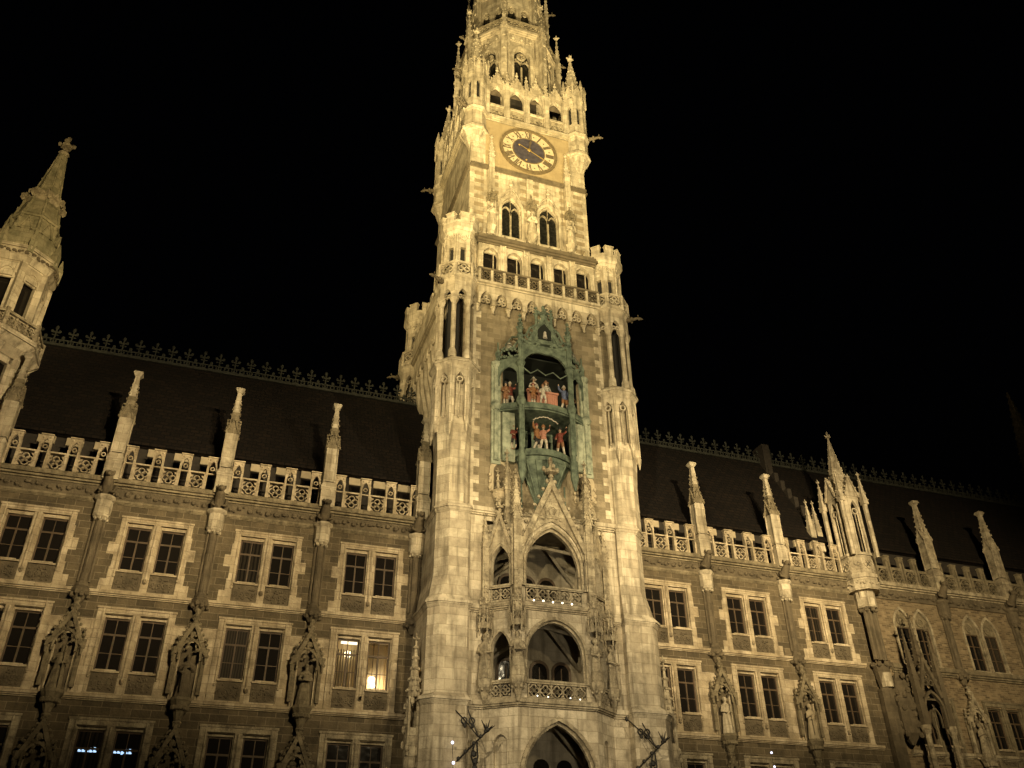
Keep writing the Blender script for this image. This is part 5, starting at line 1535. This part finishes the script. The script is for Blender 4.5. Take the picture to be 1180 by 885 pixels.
# ------------------------------------------------------------------ stair turret at the far left
sp = thing('stair_turret', 'octagonal stair turret with balcony and stone spire at the left edge', 'turret', (-30.3,1.0,20))
SX, SY = -30.35, 1.0
m = MB()
m.frus(SX,SY,15,24.6,1.75); m.frus(SX,SY,24.6,24.9,1.95,1.95)
for T in faces(8,SX,SY):
    m.T = T; h = 1.75; s = h*.4142
    m.box(-s,-.34,-h,-h+.25,24.9,27.6); m.box(.34,s,-h,-h+.25,24.9,27.6); m.box(-s,s,-h,-h+.25,27.2,28.4)
    m.tube([(-s,-h,22),(-s,-h,27.6),(-s*1.28,-h*1.28,28.5)],[.2,.2,.3],6)
m.T = None
m.frus(SX,SY,27.6,28.5,1.8,2.35); m.frus(SX,SY,28.5,28.75,2.45,2.45)
m.build('turret_shaft', LIME, sp)
m = MB(); m.frus(SX,SY,24.9,27.5,1.4); m.cut(); m.frus(SX,SY,29.9,33,1.3); m.build('turret_inside', GLASS, sp)
m = MB()
for T in faces(8,SX,SY):
    m.T = T; h = 2.32; s = h*.4142
    m.box(-s,s,-h-.06,-h+.12,29.6,29.75); m.box(-s-.08,-s+.1,-h-.08,-h+.14,28.75,29.9); m.box(-s,s,-h-.03,-h+.1,28.75,28.85)
    for q in range(3): quatrefoil(m,-s+.36+.6*q,29.22,.3,-h,-h+.07,.06); m.box(-s+.04+.6*q,-s+.09+.6*q,-h-.01,-h+.09,28.8,29.6)
m.T = None
m.build('balcony_balustrade', CARVE, sp)
m = MB()
m.frus(SX,SY,28.7,30.2,1.68)
for T in faces(8,SX,SY):
    m.T = T; h = 1.72; s = h*.4142
    m.box(-s,-.36,-h,-h+.28,30.2,32.6); m.box(.36,s,-h,-h+.28,30.2,32.6)
    m.box(-s-.16,-s+.16,-h-.1,-h+.2,29.9,33.4)
    m.box(-s,s,-h,-h+.3,32.4,33.6); arch_band(m,0,.36,32.2,32.5,.45,.1,-h-.05,-h); m.box(-.36,.36,-h+.1,-h+.2,32.3,32.45)
m.T = None
m.frus(SX,SY,33.4,33.7,1.78,1.95); m.frus(SX,SY,33.7,34.2,1.95,1.95); m.frus(SX,SY,34.2,34.4,2.02,2.02)
m.build('lantern_storey', LIME, sp)
m = MB()
for T in faces(8,SX,SY):
    m.T = T; leaves(m,-.7,.7,-1.98,33.8,34.1,.3,.12,RNG)
m.T = None
m.build('leaf_frieze', DARKC, sp)
m = MB()
m.lathe(SX,SY,[(34.4,1.70),(39.0,.84)],8); m.lathe(SX,SY,[(39.6,.68),(43.6,.16)],8); m.lathe(SX,SY,[(37.2,1.26),(37.3,1.32),(37.45,1.24)],8); m.lathe(SX,SY,[(36.0,1.44),(36.1,1.5),(36.2,1.4)],8)
for T in faces(8,SX,SY,PI/8):
    m.T = T; m.tube([(0,-1.84,34.4),(0,-.92,39.0)],.09,5); m.tube([(0,-.74,39.6),(0,-.18,43.6)],.06,5); leaves(m,-.5,.5,-1.62,34.6,35.0,.4,.13,RNG)
    for q in range(4): m.blob((0,-.70+.125*q,40.1+.85*q),.07,.07,.1,5,3)
m.T = None
for T in faces(8,SX,SY,PI/8):
    m.T = T
    m.lathe(0,-2.0,[(34.0,.16),(34.9,.18),(35.8,.02)],4)
    for q in range(7): m.blob((0,-1.84+.14*q,34.8+.66*q),.11,.11,.17,5,3)
for T in faces(8,SX,SY):
    m.T = T; gablet(m,0,.3,36.0,36.9,-1.5,-1.2,0); m.box(-.2,.2,-1.46,-1.2,35.2,36.0) 
m.T = None
spr = m.build('stone_spire', stone('lichened_stone',(.40,.345,.215),(.26,.235,.145),(.22,.18,.11),.8,.42,.014,.9,(.10,.092,.05),bump=.6,streak=.6), sp)
m = MB(); m.frus(SX,SY,38.8,39.05,.9,1.0); m.frus(SX,SY,39.05,39.4,1.02,1.02)
for k in range(24): m.blob((SX+1.04*math.cos(k*PI/12),SY+1.04*math.sin(k*PI/12),39.25+.14*(k%2)),.12,.12,.22,5,3)
for k in range(8): m.blob((SX+1.16*math.cos(k*PI/4+.39),SY+1.16*math.sin(k*PI/4+.39),39.15),.16,.16,.32,5,3)
m.lathe(SX,SY,[(43.3,.14),(43.55,.32),(43.8,.14)],8); finial(m,SX,SY,43.6,1.35)
m.build('spire_crown', CARVE, spr)

# distant spire beyond the roofs on the right
bs = thing('church_spire', 'slim dark spire beyond the roofs at the right edge', 'spire', (123,60,0))
m = MB(); m.frus(123.9,60,0,70,3.0,2.6,8); m.build('tower_shaft', DARKC, bs)
m = MB(); m.lathe(123.9,60,[(70,2.6),(91.5,.12)],8)
for T in faces(8,123.9,60,PI/8):
    m.T = T; crockets(m,(0,-2.8,70),(0,0,91.5),14,.28)
m.T = None
m.build('spire_roof', CARVE, bs)

# ------------------------------------------------------------------ wrought iron brackets on two chains, and little lamps
def iron_bracket(x0, y0, label):
    b = thing('iron_bracket', label, 'bracket', (x0,y0,10.6), 'iron brackets beside the portal')
    m = MB()
    m.tube([(x0-.6,y0,8.2),(x0+.7,y0-1.0,9.55)],.04,6); r = random.Random(3)
    for t in (.15,.35,.6,.8,.95,1.0):
        m.blob((x0-.6+1.3*t,y0-1.0*t,8.25+1.35*t),.11,.11,.10,5,3)
    for q in range(9): m.tube([(x0+.65,y0-1.0,9.5),(x0+.7+r.uniform(-.3,.35),y0-1.0,9.6+r.uniform(-.1,.5))],[.05,.015],4)
    m.tube([(x0+.2,y0-.6,9.0),(x0+.05,y0-.6,8.5),(x0+.2,y0-.6,8.1),(x0+.0,y0-.6,7.4)],.05,5); m.tube([(x0+.3,y0-.65,9.1),(x0+.35,y0-.65,8.5),(x0+.15,y0-.65,7.6)],.045,5)
    for z in (8.6,8.3,8.0,7.6): m.blob((x0+.18+r.uniform(-.15,.15),y0-.62,z),.14,.1,.16,5,3)
    m.build('iron_arm', IRON, b)
    m = MB()
    for dx, kx in ((-.75,-.25),(.0,.12)):
        p = [(x0+dx,y0+.05,10.75),(x0+kx,y0-.4,10.1),(x0+.35,y0-.75,9.3)]
        m.tube(p,.03,5); m.ring(p[1][0],10.05,.17,.11,y0-.44,y0-.38,8); m.blob((p[1][0]+.05,y0-.4,9.85),.09,.07,.14,5,3); m.blob((x0+dx,y0,10.7),.09,.09,.14,5,3)
    m.build('iron_chain', IRON, b)
iron_bracket(-4.35,-3.5,'black iron bracket with leaf tips hung left of the portal')
iron_bracket(4.65,-3.5,'black iron bracket with leaf tips hung right of the portal')
def bulbs(pts, mat, r, label, name='lamp_string', cat='lamps'):
    o = thing(name, label, cat, pts[0])
    m = MB(); m.tube([(x,y+.05,z+.02) for x,y,z in pts] if len(pts)>1 else [(pts[0][0],pts[0][1],pts[0][2]),(pts[0][0],pts[0][1],pts[0][2]+1)], .012, 4); m.build('cable', IRON, o)
    for p in pts: m = MB(); m.blob(p, r, r, r, 10, 7); m.build('bulb', mat, o, True)
bulbs([(-1.15+.52*i,-4.22,15.98+.02*(i%2)) for i in range(5)], WHITEBULB, .04, 'string of white bulbs along the foot of the upper balcony')
bulbs([(-1.1,-4.3,11.3),(-.55,-4.3,11.28),(.6,-4.3,11.3),(1.1,-4.3,11.27)], WHITEBULB, .028, 'string of white bulbs along the lower balcony')
bulbs([(-5.15,-4.0,9.05),(-5.08,-4.0,8.2),(-5.05,-4.0,7.4)], BLUEBULB, .07, 'blue white bulbs on a hanging cable left of the portal')
bulbs([(13.35,-1.6,9.9),(13.4,-1.6,9.2)], BLUEBULB, .06, 'blue white bulb on a cable below the second right window')
bulbs([(31.9,-1.5,10.0),(32.0,-1.5,9.3)], BLUEBULB, .06, 'blue white bulb on a cable before the brick wing')

vary_panes()
